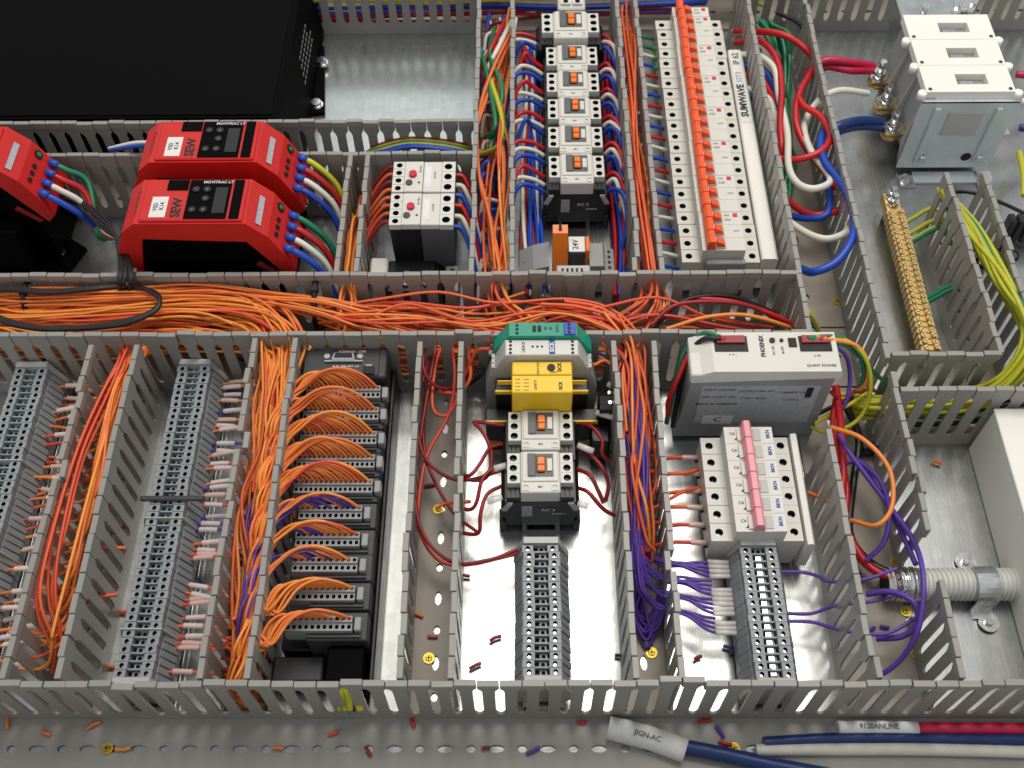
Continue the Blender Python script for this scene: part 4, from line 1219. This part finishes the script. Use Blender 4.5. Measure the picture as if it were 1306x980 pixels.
# left duct (almost empty) wires
for l in ([(545, 430, 60), (540, 470, 60), (560, 495, 50), (590, 490, 40), (605, 470, 50)], [(548, 455, 50), (532, 520, 46), (540, 580, 40), (570, 608, 34), (600, 612, 34), (640, 600, 40)],
          [(556, 440, 55), (536, 560, 40), (530, 640, 36), (545, 690, 34), (580, 718, 34), (625, 714, 36), (662, 700, 34)], [(575, 432, 60), (580, 480, 50), (572, 530, 40), (545, 580, 36), (534, 640, 34), (536, 680, 30), (560, 715, 24), (600, 720, 24), (662, 706, 30)],
          [(565, 436, 55), (555, 470, 48), (552, 520, 44), (570, 530, 40), (583, 505, 44), (560, 500, 44)], [(552, 470, 40), (540, 530, 30), (545, 590, 26), (575, 650, 24), (610, 680, 30)],
          [(600, 640, 30), (570, 642, 24), (556, 648, 24)]):
    pxw(l, 1.45, random.choice(['orange_red', 'orange_red', 'dark_red']), 'loose %c wire curving through the nearly empty duct', 'loose %c wires of the nearly empty duct', sides=6)
for l in ([(625, 434, 74), (605, 430, 70), (598, 445, 60), (600, 480, 50), (590, 500, 40)], [(624, 445, 72), (608, 448, 66), (597, 470, 52), (588, 490, 40)], [(630, 425, 80), (612, 420, 74), (600, 432, 60), (596, 470, 40)]):
    pxw(l, 1.5, 'orange_red', 'bright orange wire entering the left side of the signal relays', 'bright orange wires left of the signal relays', sides=6)
for l in ([(597, 492, 30), (612, 480, 40), (616, 470, 44), (604, 470, 44), (594, 482, 36)],):
    pxw(l, 1.5, 'black_wire', 'small black wire loop beside the yellow relay')
for l in ([(745, 436, 74), (770, 440, 60), (790, 470, 55), (800, 440, 60), (790, 400, 60)], [(757, 466, 60), (776, 462, 60), (800, 500, 56), (812, 560, 50), (800, 620, 44)], [(786, 534, 52), (806, 540, 52), (826, 580, 48), (822, 640, 40), (806, 700, 30)],
          [(793, 500, 50), (815, 515, 50), (833, 560, 46), (836, 620, 40), (812, 668, 34), (800, 720, 26)], [(690, 388, 70), (740, 392, 70), (790, 410, 68), (812, 450, 62), (816, 520, 56), (800, 580, 50)], [(720, 384, 66), (770, 395, 66), (806, 430, 62), (822, 480, 56), (828, 560, 50), (815, 640, 40)],
          [(700, 395, 60), (750, 405, 64), (796, 432, 66), (806, 470, 60), (790, 478, 60)], [(800, 590, 50), (830, 602, 40), (870, 604, 34), (893, 598, 26)], [(795, 660, 30), (830, 650, 34), (870, 628, 32), (893, 622, 26)]):
    pxw(l, 1.5, 'orange_red', 'long bright orange wire curling around the right side of the signal relays', 'bright orange wires right of the signal relays', sides=6)

# ------------------------------------------------------------------ wires of the upper contactors
cols = ['red_wire', 'white_wire', 'blue_wire']
CL = ['lowest', 'second lowest', 'third lowest', 'fourth lowest', 'fifth lowest', 'topmost']
for c in range(6):
    y0 = 681.5 + c * 37.7; p = 37.3
    for i, m in enumerate(reversed(cols)):
        y = y0 + 8 + i * 9.4 + (3 if c == 5 else 0)
        e = rnd(5)
        w = wire([(24, y, 36), (11, y + 2, 45 + e * 0.5), (0 + e, y - 1 + rnd(3), 50 + e), (-7 + e * 0.6, y - 13 + rnd(3), 42 + rnd(5)), (-9 + rnd(4), y - 32 + rnd(5), 24), (-20 + rnd(9), y - 46, 12)], 2.15, m, '%c wire bending left out of the ' + CL[c] + ' upper contactor', '%c wires on the left of the upper contactors', sides=8)
        w2 = wire([(78, y, 36), (86, y - 1, 44 + rnd(2)), (93 + rnd(2), y - 12 + rnd(3), 43 + rnd(5)), (96 + rnd(2), y - 32 + rnd(6), 30 + rnd(6)), (92 + rnd(4), y - 56, 14)], 2.15, m, '%c wire bending right out of the ' + CL[c] + ' upper contactor', '%c wires on the right of the upper contactors', sides=8)
        if c == 5:
            for xx, k in ((24, w), (78, w2)):
                part('ferrule', MB().cyl((0, 0), -4 if xx < 50 else -1, 1 if xx < 50 else 4, 3.1, 10, axis='x'), 'green_plastic', k)
bundle(16, [(-20, 590, 14), (-22, 660, 16), (-20, 740, 18), (-22, 820, 16), (-22, 900, 18), (-20, 950, 20)], [(13, 10, 8)] * 6, 2.1, ['red_wire', 'blue_wire', 'white_wire', 'dark_red', 'blue_wire'], '%c power wire lying in the duct left of the upper contactors', '%c power wires left of the upper contactors', jit=0.5, sides=6)
bundle(12, [(88, 590, 10), (90, 660, 12), (88, 740, 14), (90, 820, 12), (88, 920, 14)], [(5, 10, 7)] * 5, 2.0, ['red_wire', 'blue_wire', 'dark_red', 'navy_wire'], '%c power wire lying right beside the upper contactors', '%c power wires right of the upper contactors', jit=0.5, sides=6)
bundle(12, [(10, 590, 8), (10, 660, 10), (8, 740, 12), (10, 820, 12), (8, 920, 12)], [(7, 10, 5)] * 5, 2.0, ['red_wire', 'blue_wire', 'dark_red', 'white_wire'], '%c power wire lying close to the left of the upper contactors', '%c power wires close left of the upper contactors', jit=0.6, sides=6)
for i in range(24):
    y = 570 + i * 15.5 + rnd(4)
    m = random.choice(['red_wire', 'blue_wire', 'white_wire', 'dark_red'])
    wire([(-12, y + 10, 24 + rnd(8)), (-22, y + 4, 30 + rnd(10)), (-34, y, 34 + rnd(8)), (-37, y - 16, 24)], 1.9, m, '%c wire turning inside the duct left of the upper contactors', '%c wires turning in the duct left of the upper contactors', per=4)
for l, m in (([(632, 30, 30), (625, 70, 60), (640, 110, 70), (636, 150, 60), (625, 190, 50)], 'green_wire'), ([(612, 60, 60), (622, 100, 66), (632, 160, 66), (618, 176, 50)], 'green_wire'), ([(625, 100, 66), (640, 150, 70), (636, 185, 60), (612, 198, 40)], 'yellow_green'),
             ([(648, 20, 50), (630, 55, 60), (612, 90, 50)], 'red_wire'), ([(652, 28, 56), (636, 60, 66), (618, 95, 56)], 'white_wire'), ([(655, 36, 60), (628, 90, 70), (610, 150, 66), (612, 230, 60), (630, 300, 56), (640, 345, 60)], 'orange_red'), ([(650, 50, 60), (612, 150, 66), (607, 200, 60), (625, 280, 60), (632, 345, 60)], 'orange_red')):
    pxw(l, 2.4 if m != 'orange_red' else 1.6, m, 'loose %c wire looping in the duct left of the top contactors', 'loose %c wires beside the top contactors')
# breaker row, left side stubs
for i in range(22):
    y = 600 + (i + 0.5) * 14.7
    m = ['blue_wire', 'white_wire', 'red_wire'][i % 3] if i < 20 else 'green_wire'
    w = wire([(140, y, 26), (130, y + rnd(1), 29), (119, y + rnd(2), 32), (108, y - 3 + rnd(3), 34), (102, y - 14, 22)], 2.0, m, '%c wire at the ' + ORD[i] + ' pole from the bottom of the long breaker row', '%c wires left of the long breaker row', per=4)
    if i in (18, 19, 20): part('ferrule', MB().cyl((0, 0), -4, 1, 2.8, 10, axis='x'), 'green_plastic', w)
# thick loops in the right duct; coordinates measured from an enlarged view
def z4(l, h): return [at(960 + a / 2.722, b / 2.722, hh) for (a, b), hh in zip(l, h)]
LO = [
 ('red_wire', 3.4, [(-60, 110), (15, 110), (100, 120), (170, 160), (215, 220), (165, 320), (150, 420), (190, 520), (270, 620), (320, 690), (300, 730), (200, 745), (110, 690)], [40, 60, 70, 66, 60, 60, 56, 50, 50, 50, 44, 40, 30]),
 ('red_wire', 3.2, [(-60, 150), (20, 140), (80, 200), (100, 300), (95, 430), (100, 520), (90, 600)], [40, 56, 62, 60, 56, 50, 30]),
 ('red_wire', 3.2, [(160, 340), (180, 370), (240, 410), (270, 480), (230, 530), (150, 555), (90, 550)], [60, 64, 66, 66, 66, 60, 50]),
 ('white_wire', 3.2, [(-50, 190), (20, 195), (75, 240), (90, 330), (120, 460), (125, 580), (160, 640), (220, 655), (270, 620), (200, 520), (180, 430), (230, 350), (300, 315), (400, 325)], [40, 56, 60, 56, 56, 60, 64, 66, 64, 56, 50, 56, 60, 48]),
 ('blue_wire', 3.4, [(-50, 235), (25, 235), (70, 290), (90, 360), (80, 460), (80, 540)], [36, 50, 50, 46, 36, 24]),
 ('blue_wire', 3.6, [(300, 440), (240, 470), (250, 560), (310, 640), (350, 740), (345, 830), (290, 910), (210, 945), (170, 935)], [50, 60, 66, 70, 72, 74, 70, 64, 50]),
 ('red_wire', 3.0, [(-50, 260), (20, 270), (60, 320), (90, 380), (95, 480)], [34, 44, 46, 44, 30]),
 ('white_wire', 3.0, [(-40, 300), (10, 320), (60, 350), (80, 430), (70, 520)], [34, 44, 46, 42, 26]),
 ('blue_wire', 3.0, [(-40, 335), (10, 340), (40, 370), (60, 440), (60, 520)], [34, 40, 40, 34, 22]),
 ('white_wire', 3.2, [(60, 640), (100, 740), (170, 800), (250, 830), (320, 810), (330, 770), (300, 640)], [20, 40, 50, 56, 56, 50, 30]),
 ('blue_wire', 3.2, [(120, 750), (200, 760), (260, 740), (265, 650), (240, 560), (230, 500)], [30, 40, 46, 46, 46, 40]),
 ('red_wire', 3.2, [(250, 640), (290, 690), (300, 620), (230, 540)], [30, 36, 36, 30]),
 ('crimson', 4.0, [(180, 260), (250, 212), (340, 218), (420, 232)], [40, 52, 50, 42]),
 ('crimson', 4.0, [(190, 280), (250, 234), (340, 246), (420, 244)], [34, 44, 44, 40]),
 ('navy_wire', 4.4, [(230, 480), (300, 438), (370, 420), (450, 425)], [44, 52, 48, 40]),
 ('navy_wire', 4.0, [(240, 490), (300, 456), (370, 440), (450, 445)], [36, 44, 42, 36]),
 ('black_wire', 2.2, [(85, 45), (150, 75), (180, 110), (190, 160)], [50, 52, 50, 40]),
]
LL = ['looping from the breakers down to a low hook', 'running straight down beside the breakers', 'making a tight loop at mid height', 'hanging in a deep loop and reaching the isolator', 'dropping straight down near the duct wall', 'sweeping in the largest outer loop', 'short, dropping beside the breakers', 'short, tucked against the duct wall', 'shortest, tucked against the duct wall', 'sagging in the lowest loop', 'looping back under the red one', 'small hook at the duct wall', 'upper one at the isolator stud', 'lower one at the isolator stud', 'upper one at the nearest isolator stud', 'lower one at the nearest isolator stud', 'thin one at the very top']
for (m, r, l, h), dsc in zip(LO, LL):
    wire(z4(l, h), r, m, ('thick ' if r > 2.5 else '') + '%c cable in the wide duct, ' + dsc, 'thick %c cables beside the isolator', sides=10, per=7, cat='cable')
for k in range(9):
    d = k * 8
    wire(z4([(10 + d, 80 + rnd(10)), (70 + d + rnd(14), 150 + rnd(16)), (115 + rnd(34), 300 + rnd(20)), (125 + rnd(34), 420), (125 + rnd(26), 560), (115 + rnd(14), 680), (110, 760)], [56 + rnd(8), 46 + rnd(12), 30 + rnd(14), 24 + rnd(12), 18 + rnd(8), 14, 8]), 2.0, random.choice(['green_wire'] * 6 + ['yellow_green']), '%c earth wire lying behind the thick loops', '%c earth wires behind the thick loops', sides=6)
for (u, v, m) in ((1296, 95, 'crimson'), (1302, 130, 'white_wire'), (1300, 163, 'navy_wire')):
    pxw([(u, v, 40), (u + 20, v + 2, 40), (u + 60, v + 6, 30)], 3.8, m, 'thick %c cable leaving the right side of the isolator', cat='cable')
# top duct: horizontal coloured wires
for k, (m, z) in enumerate((('red_wire', 16), ('dark_red', 12), ('purple', 24), ('purple', 21), ('blue_wire', 29), ('yellow_green', 40), ('green_wire', 46), ('yellow_wire', 36), ('orange', 43), ('blue_wire', 27), ('red_wire', 18), ('green_wire', 60))):
    wire([(-420, 970 + k * 1.5, z), (-300, 968 + rnd(2), z + rnd(3)), (-200, 968 + rnd(2), z + rnd(3)), (-100, 969 + rnd(2), z + rnd(3)), (-30, 972 + rnd(3), z + rnd(4)), (60, 974 + rnd(4), z + rnd(6)), (200, 976 + rnd(4), z + rnd(5))], 1.9, m, '%c wire lying behind the slots of the top duct', '%c wires in the top duct')
bundle(14, [(-60, 985, 50), (20, 985, 50), (100, 985, 48), (200, 985, 44), (260, 985, 30)], [(10, 10, 16)] * 5, 2.0, ['green_wire', 'yellow_green', 'black_wire', 'blue_wire'], '%c wire running in the top duct above the contactors', '%c wires in the top duct above the contactors')
# wires of the upper left duct
for m, d in (('dark_red', 3), ('yellow_green', 0), ('green_wire', -2), ('yellow_green', -4), ('blue_wire', -6), ('blue_wire', -8)):
    pxw([(460, 200 + d * 0.3, 40), (485, 188 - d, 52), (520, 180 - d, 58), (560, 182 - d, 56), (592, 188 - d, 50), (605, 192 - d, 40), (625, 198, 36)], 2.0, m, '%c wire bowing over the wall above the motor switches', '%c wires above the motor switches')
# wires of the red drives
for (bx, by, grp) in ((-262, 577, 'nearer'), (-262, 645, 'farther'), (-480, 640, 'cut off')):
    for i, m in enumerate(('yellow_green' if grp == 'farther' else 'green_wire', 'red_wire', 'white_wire', 'blue_wire')):
        y = by + 42 - i * 12
        s = Vector((bx + 68, y, 86))
        e = [(bx + 82, y - 4, 80), (bx + 98, y - 10, 62), (bx + 108, y - 24, 40), (bx + 118, y - 28, 26)] if grp != 'cut off' else [(bx + 80, y - 3, 80), (bx + 96, y - 6, 66), (bx + 106, by - 4 + i * 2, 44), (bx + 110, by + 10, 20)]
        w = wire([tuple(s)] + e, 2.7, m, '%%c power wire of the %s red drive' % grp, None, sides=8)
        part('ferrule', MB().tube([(-1, 0.4, 0.5), (7, -1.6, -2)], 3.4, 8), 'blue_plastic', w)
for k, m in enumerate(('white_wire', 'blue_wire')):
    pxw([(192, 182 + k * 3, 92), (170, 183 + k * 4, 86), (140, 190 + k * 2, 70)], 2.0, m, '%c wire entering the left of the farther red drive')
# motor switch wires
for i in range(8):
    y = 690 - i * 9.3
    wire([(-110, y, 70), (-118, y + 1, 68), (-128, y - 4, 58), (-137, y - 12 + rnd(4), 44), (-142, y - 30, 30)], 1.7, random.choice(['orange_red', 'dark_red']), '%c wire, ' + ORD[i] + ' from the top on the left of the motor protection switches', '%c wires left of the motor protection switches')
for i in range(6):
    y = 684 - i * 12.2
    wire([(-57, y, 66), (-50, y - 2, 64), (-42, y - 18, 52), (-36, y - 40 - rnd(6), 30), (-32, y - 60, 16)], 2.3, ['red_wire', 'white_wire', 'blue_wire'][i % 3], '%c wire, ' + ORD[i] + ' from the top on the right of the motor protection switches', '%c wires right of the motor protection switches')
# black control cable loop at the left
for k in range(6):
    j, q = rnd(5), rnd(5)
    pxw([(-20, 260 + j, 60), (40, 248 + k + q, 66), (90, 253 + k * 1.5 + j, 66), (128 + q, 278 + k * 2, 72), (150 + k + j * 0.5, 308, 82), (152 + k * 3, 340, 86), (148 + k * 4 + q * 0.6, 362, 82), (152 + k * 2, 374, 60)], 1.25, 'black_wire', 'thin black control wire arching over beside the red drives', 'thin black control wires beside the red drives')
for k in range(3):
    pxw([(150, 366, 70), (182, 368, 76), (203, 378 + k * 2, 78), (196, 396 + k, 78), (160, 409 + k * 2, 78), (110, 417 + k, 76), (50, 418 + k, 76), (0, 405 + k * 2, 76), (-30, 385, 76), (0, 366 + k * 2, 76), (60, 372 + k, 76), (110, 368 + k, 76), (150, 364 + k, 72)], 1.9, 'black_wire', 'black cable laid in a long loop over the orange wires', 'black cables looped over the orange wires', per=7)
tie('black cable tie round the left orange bundle inside the black loop', at(45, 390, 48), 'x', 17, 24, 5)
tie('black cable tie round the orange bundle above the controller', at(408, 388, 46), 'x', 25, 26, 5)
tie('black cable tie round the wires behind the teal barrier', at(698, 392, 44), 'x', 16, 18, 3)
tie('black cable tie round the yellow-green wires beside the earth bar', at(1272, 330, 44), 'y', 17, 14, 3)
# earth wires
EG = ['yellow_green', 'yellow_green', 'yellow_green', 'yellow_green']
bundle(18, [(374, 662, 60), (384, 615, 66), (394, 560, 68), (402, 520, 70), (400, 490, 68), (380, 468, 46), (350, 460, 38), (310, 460, 34), (285, 461, 30), (262, 468, 24)],
       [(5, 6, 8), (7, 8, 9), (7, 8, 9), (6, 8, 8), (6, 6, 8), (8, 7, 8), (8, 6, 8), (8, 6, 8), (8, 6, 7), (8, 8, 6)], 2.1, EG + ['green_wire'], '%c earth wire running from the earth bar duct round the corner', '%c earth wires round the corner', sides=6)
bundle(6, [(560, 460, 30), (460, 462, 34), (410, 462, 36), (360, 460, 30), (300, 460, 24)], [(6, 8, 10)] * 5, 2.1, ['green_wire', 'dark_red', 'black_wire'], '%c wire in the short duct under the earth bar', '%c wires under the earth bar', sides=6)
for (y, m) in ((664, 'yellow_green'), (650, 'yellow_green'), (642, 'yellow_green'), (640, 'green_wire'), (576, 'green_wire'), (572, 'green_wire')):
    wire([(350, y, 22), (358, y + 2, 28), (366, y + 4, 34), (374, y + 3, 38), (380, y - 14, 36)], 2.0, m, '%c wire joining the brass earth bar', '%c wires joining the brass earth bar')
pxw([(1216, 245, 50), (1240, 246, 56), (1275, 258, 50), (1306, 272, 40)], 1.8, 'black_wire', 'thin black wire crossing the top of the earth duct')
pxw([(1300, 195, 20), (1306, 225, 40), (1306, 250, 40)], 3, 'yellow_green', 'thick yellow-green cable at the right photo edge')

# power supply wires
for l, m, r in (([(925, 434, 101), (900, 428, 96), (880, 450, 84), (866, 480, 70), (853, 510, 50), (852, 530, 30)], 'red_wire', 2.0), ([(918, 430, 101), (895, 426, 96), (872, 452, 80), (858, 500, 50), (850, 540, 20)], 'green_wire', 2.0), ([(920, 432, 102), (895, 434, 98), (875, 460, 76), (864, 510, 40), (858, 545, 20)], 'black_wire', 2.0),
                ([(1030, 432, 101), (1066, 430, 96), (1092, 445, 84), (1102, 475, 66), (1095, 500, 50)], 'green_wire', 2.0), ([(1040, 430, 101), (1080, 435, 92), (1105, 460, 80), (1110, 500, 60), (1095, 535, 40), (1060, 552, 30), (1035, 545, 24)], 'yellow_green', 1.7),
                ([(1050, 432, 101), (1090, 440, 90), (1106, 462, 76), (1104, 490, 60), (1080, 505, 40)], 'orange', 1.7), ([(1045, 434, 101), (1076, 450, 86), (1084, 480, 66), (1078, 515, 50), (1060, 530, 40)], 'purple', 1.7), ([(1035, 434, 101), (1080, 442, 88), (1120, 480, 50), (1160, 510, 30)], 'green_wire', 1.8),
                ([(1060, 500, 60), (1075, 512, 50), (1090, 500, 50), (1115, 498, 40)], 'dark_red', 1.8), ([(1040, 540, 30), (1065, 525, 40), (1085, 515, 44), (1105, 500, 44)], 'yellow_wire', 1.6), ([(1036, 532, 30), (1060, 520, 34), (1090, 508, 40)], 'black_wire', 1.8),
                ([(1066, 492, 60), (1072, 540, 40), (1076, 600, 30), (1072, 650, 24), (1086, 690, 20), (1112, 725, 20), (1150, 742, 22)], 'red_wire', 3.0), ([(1068, 500, 50), (1062, 540, 40), (1070, 580, 30), (1080, 620, 24), (1080, 680, 18), (1105, 722, 16), (1150, 745, 18)], 'red_wire', 2.4), ([(1080, 520, 34), (1095, 560, 20), (1088, 620, 14), (1084, 680, 10), (1108, 716, 18), (1150, 738, 22)], 'black_wire', 3.0),
                ([(1060, 545, 50), (1100, 560, 60), (1134, 598, 62), (1138, 645, 60), (1118, 670, 56), (1086, 664, 40)], 'orange', 1.8), ([(1030, 628, 24), (1045, 634, 26), (1056, 640, 30)], 'orange', 1.7), ([(1070, 555, 40), (1085, 580, 44), (1130, 640, 40), (1165, 690, 50), (1178, 740, 60), (1172, 800, 50), (1150, 840, 30), (1120, 864, 14)], 'purple', 2.0),
                ([(1090, 585, 40), (1120, 610, 44), (1134, 650, 40), (1128, 690, 34), (1105, 715, 24)], 'purple', 2.0), ([(1062, 600, 30), (1100, 590, 30), (1140, 660, 34), (1168, 720, 50)], 'purple', 2.0), ([(1105, 758, 30), (1135, 755, 40), (1165, 768, 46), (1170, 795, 40), (1150, 812, 30), (1118, 815, 20)], 'purple', 2.2),
                ([(850, 420, 60), (900, 405, 66), (950, 402, 66), (1000, 415, 56), (1010, 422, 40)], 'orange', 1.7), ([(830, 415, 60), (860, 390, 66), (910, 385, 66), (960, 392, 60), (1010, 420, 40)], 'dark_red', 1.8), ([(830, 425, 50), (870, 385, 60), (930, 378, 60), (990, 400, 46)], 'black_wire', 1.8), ([(880, 380, 60), (940, 386, 60), (1000, 408, 50), (1015, 425, 30)], 'red_wire', 2.0),
                ([(1022, 385, 66), (1034, 402, 60), (1044, 420, 40)], 'yellow_green', 1.9), ([(1024, 400, 40), (1036, 412, 30), (1048, 430, 20)], 'green_wire', 1.9)):
    u0, v0, u1, v1 = l[0][0], l[0][1], l[-1][0], l[-1][1]
    wh = ('dropping down the left of the power supply' if u0 < 930 and u1 < 880 and v1 > 500 else 'arching through the middle duct behind the power supply' if v0 < 430 and u1 < 1020 and u0 < 1000
          else 'from the right connector of the power supply' if v0 < 436 else 'at the corner beside the power supply' if v1 < 510 else 'running down to the conduit mouth' if u1 > 1145 and v1 > 735 else 'in a wide loop beside the conduit' if v1 > 800
          else 'looping over the duct wall below the power supply' if v1 > 600 else 'by the lower right of the power supply')
    pxw(l, r, m, ('thick ' if r > 2.5 else '') + '%c wire ' + wh, '%c wires around the power supply')
# yellow-green wires under the controller
for k in range(6):
    pxw([(422 + k * 7, 850, 30), (420 + k * 7 + rnd(3), 862, 40), (428 + k * 6, 880, 40), (432 + k * 6 + rnd(4), 905, 26)], 1.8, random.choice(['yellow_wire', 'yellow_green']), '%c wire leaving the bottom of the controller', '%c wires under the controller', sides=6)

# ------------------------------------------------------------------ loose cables lying on the bottom duct base
def loose(label, lst, r, m, sl=None, txt=None):
    w = pxw(lst, r, m, label, cat='cable', sides=12)
    if sl:
        o0 = Vector(at(*lst[0])); pts = [Vector(at(*p)) - o0 for p in sl[0]]
        part('shrink_sleeve', MB().tube(spline(pts, 4), sl[1], 12), 'paper', w)
        if txt:
            a, b = pts[0], pts[-1]; c = (a + b) / 2
            text(txt, 5, 'mid_grey', w, (c.x, c.y, c.z + sl[1] + 0.15), math.atan2((b - a).y, (b - a).x))
    return w
loose('loose dark blue cable end with a long white printed sleeve', [(800, 934, 8), (860, 950, 8), (920, 962, 8), (980, 975, 8), (1060, 990, 8)], 5.2, 'navy_wire', ([(776, 928, 8), (830, 942, 8), (874, 958, 8)], 8.2), 'JIGN-AC')
loose('loose crimson cable with a white coiled sleeve on the bottom duct', [(1080, 930, 5), (1160, 930, 5), (1240, 930, 5), (1330, 931, 5)], 4.4, 'crimson', ([(1068, 929, 5), (1120, 929, 5), (1170, 930, 5)], 5.2), '9120ANLINE')
loose('loose dark blue cable lying beside the crimson one', [(974, 948, 5), (1060, 943, 5), (1160, 942, 5), (1240, 944, 5), (1330, 944, 5)], 4.3, 'navy_wire')
loose('loose white cable lying on the bottom duct', [(964, 957, 5), (1060, 956, 5), (1180, 956, 5), (1330, 960, 5)], 4.2, 'white_wire')

# ------------------------------------------------------------------ wire offcuts
OC = [(10, 922, 'orange'), (100, 925, 'orange_red'), (120, 926, 'orange'), (375, 927, 'red_wire'), (425, 935, 'orange_red'), (355, 955, 'orange_red'), (415, 945, 'black_wire'), (527, 919, 'red_wire'), (552, 941, 'orange_red'), (620, 955, 'dark_red'),
      (742, 922, 'red_wire'), (790, 920, 'black_wire'), (898, 920, 'red_wire'), (905, 930, 'purple'), (918, 934, 'purple'), (925, 948, 'red_wire'), (632, 815, 'dark_red'), (606, 850, 'dark_red'), (594, 735, 'dark_red'), (552, 812, 'orange_red'), (532, 785, 'orange_red'),
      (548, 620, 'dark_red'), (790, 838, 'black_wire'), (890, 840, 'dark_red'), (930, 828, 'purple'), (936, 832, 'purple'), (1195, 590, 'orange_red'), (157, 955, 'orange'), (300, 925, 'orange'), (160, 670, 'orange'), (150, 600, 'orange'), (1110, 804, 'purple'), (1165, 765, 'purple'), (160, 780, 'orange_red'), (150, 700, 'orange_red'),
      (248, 742, 'blue_wire'), (140, 850, 'orange_red'), (155, 575, 'orange'), (1128, 800, 'purple'), (470, 960, 'dark_red'), (680, 958, 'purple'), (215, 928, 'orange'), (60, 935, 'orange_red')]
def zone(x, y):
    if y < 222:
        return 'on the bottom duct base, ' + ('left corner' if x < -260 else 'below the tall terminal strip' if x < -180 else 'below the controller' if x < -80 else 'below the empty duct' if x < -30 else 'below the centre terminal strip' if x < 60 else 'beside the loose cables')
    for a, b, n in ((-300, -209, 'on the plate beside the tall terminal strip'), (-45, 72, 'on the bright plate beside the centre strip'), (-80, -45, 'in the nearly empty duct'), (104, 226, 'on the plate beside the jumpered strip'), (226, 284, 'in the duct before the conduit'), (284, 400, 'on the plate beside the white box')):
        if a <= x <= b: return n
    return 'in a duct near the bottom'
OC = [o for i, o in enumerate(OC) if o[1] < 910 or i % 5 not in (1, 3)]
for i, (u, v, m) in enumerate(OC):
    x, y, _ = at(u, v, 3)
    a = rnd(0.5) if i % 4 else rnd(1.5); l = 2.6 + random.random() * 2.6
    z = 3.6
    wire([(x - l * math.cos(a), y - l * math.sin(a), z), (x + rnd(1), y + rnd(1), z + 0.5), (x + l * math.cos(a), y + l * math.sin(a), z)], 1.35, m, 'short %c wire offcut lying ' + zone(x, y), 'short %c wire offcuts scattered on the panel', per=3, cat='offcut', name='wire_offcut')
t = thing('wire_clip', 'small black wire clip in the duct right of the power supply', 'clip', at(1105, 578, 3))
part('body', MB().box(-7, 7, -4, 4, 0, 12, 0, 1.5), 'black_tie', t)
part('tongue', MB().box(6, 15, -2, 2, 5, 8, 0, 0.6), 'black_tie', t)
t = thing('black_plug_row', 'row of black plugs at the right photo edge beside the earth duct', 'plug', at(1284, 296, 20))
for i in range(5): part('plug', MB().box(i * 8, i * 8 + 6, 0, 12, -16, 12, 0, 1), 'black_plastic', t)
# two sleeved wires poking out of the leftmost duct
pxw([(118, 698, 34), (135, 699, 34), (160, 699, 32)], 1.5, 'orange_red', 'single orange wire poking out to the right of the leftmost duct')
pxw([(105, 770, 30), (125, 762, 34), (150, 758, 32)], 1.5, 'orange_red', 'forked orange wire end right of the leftmost duct', 'forked orange wire ends')
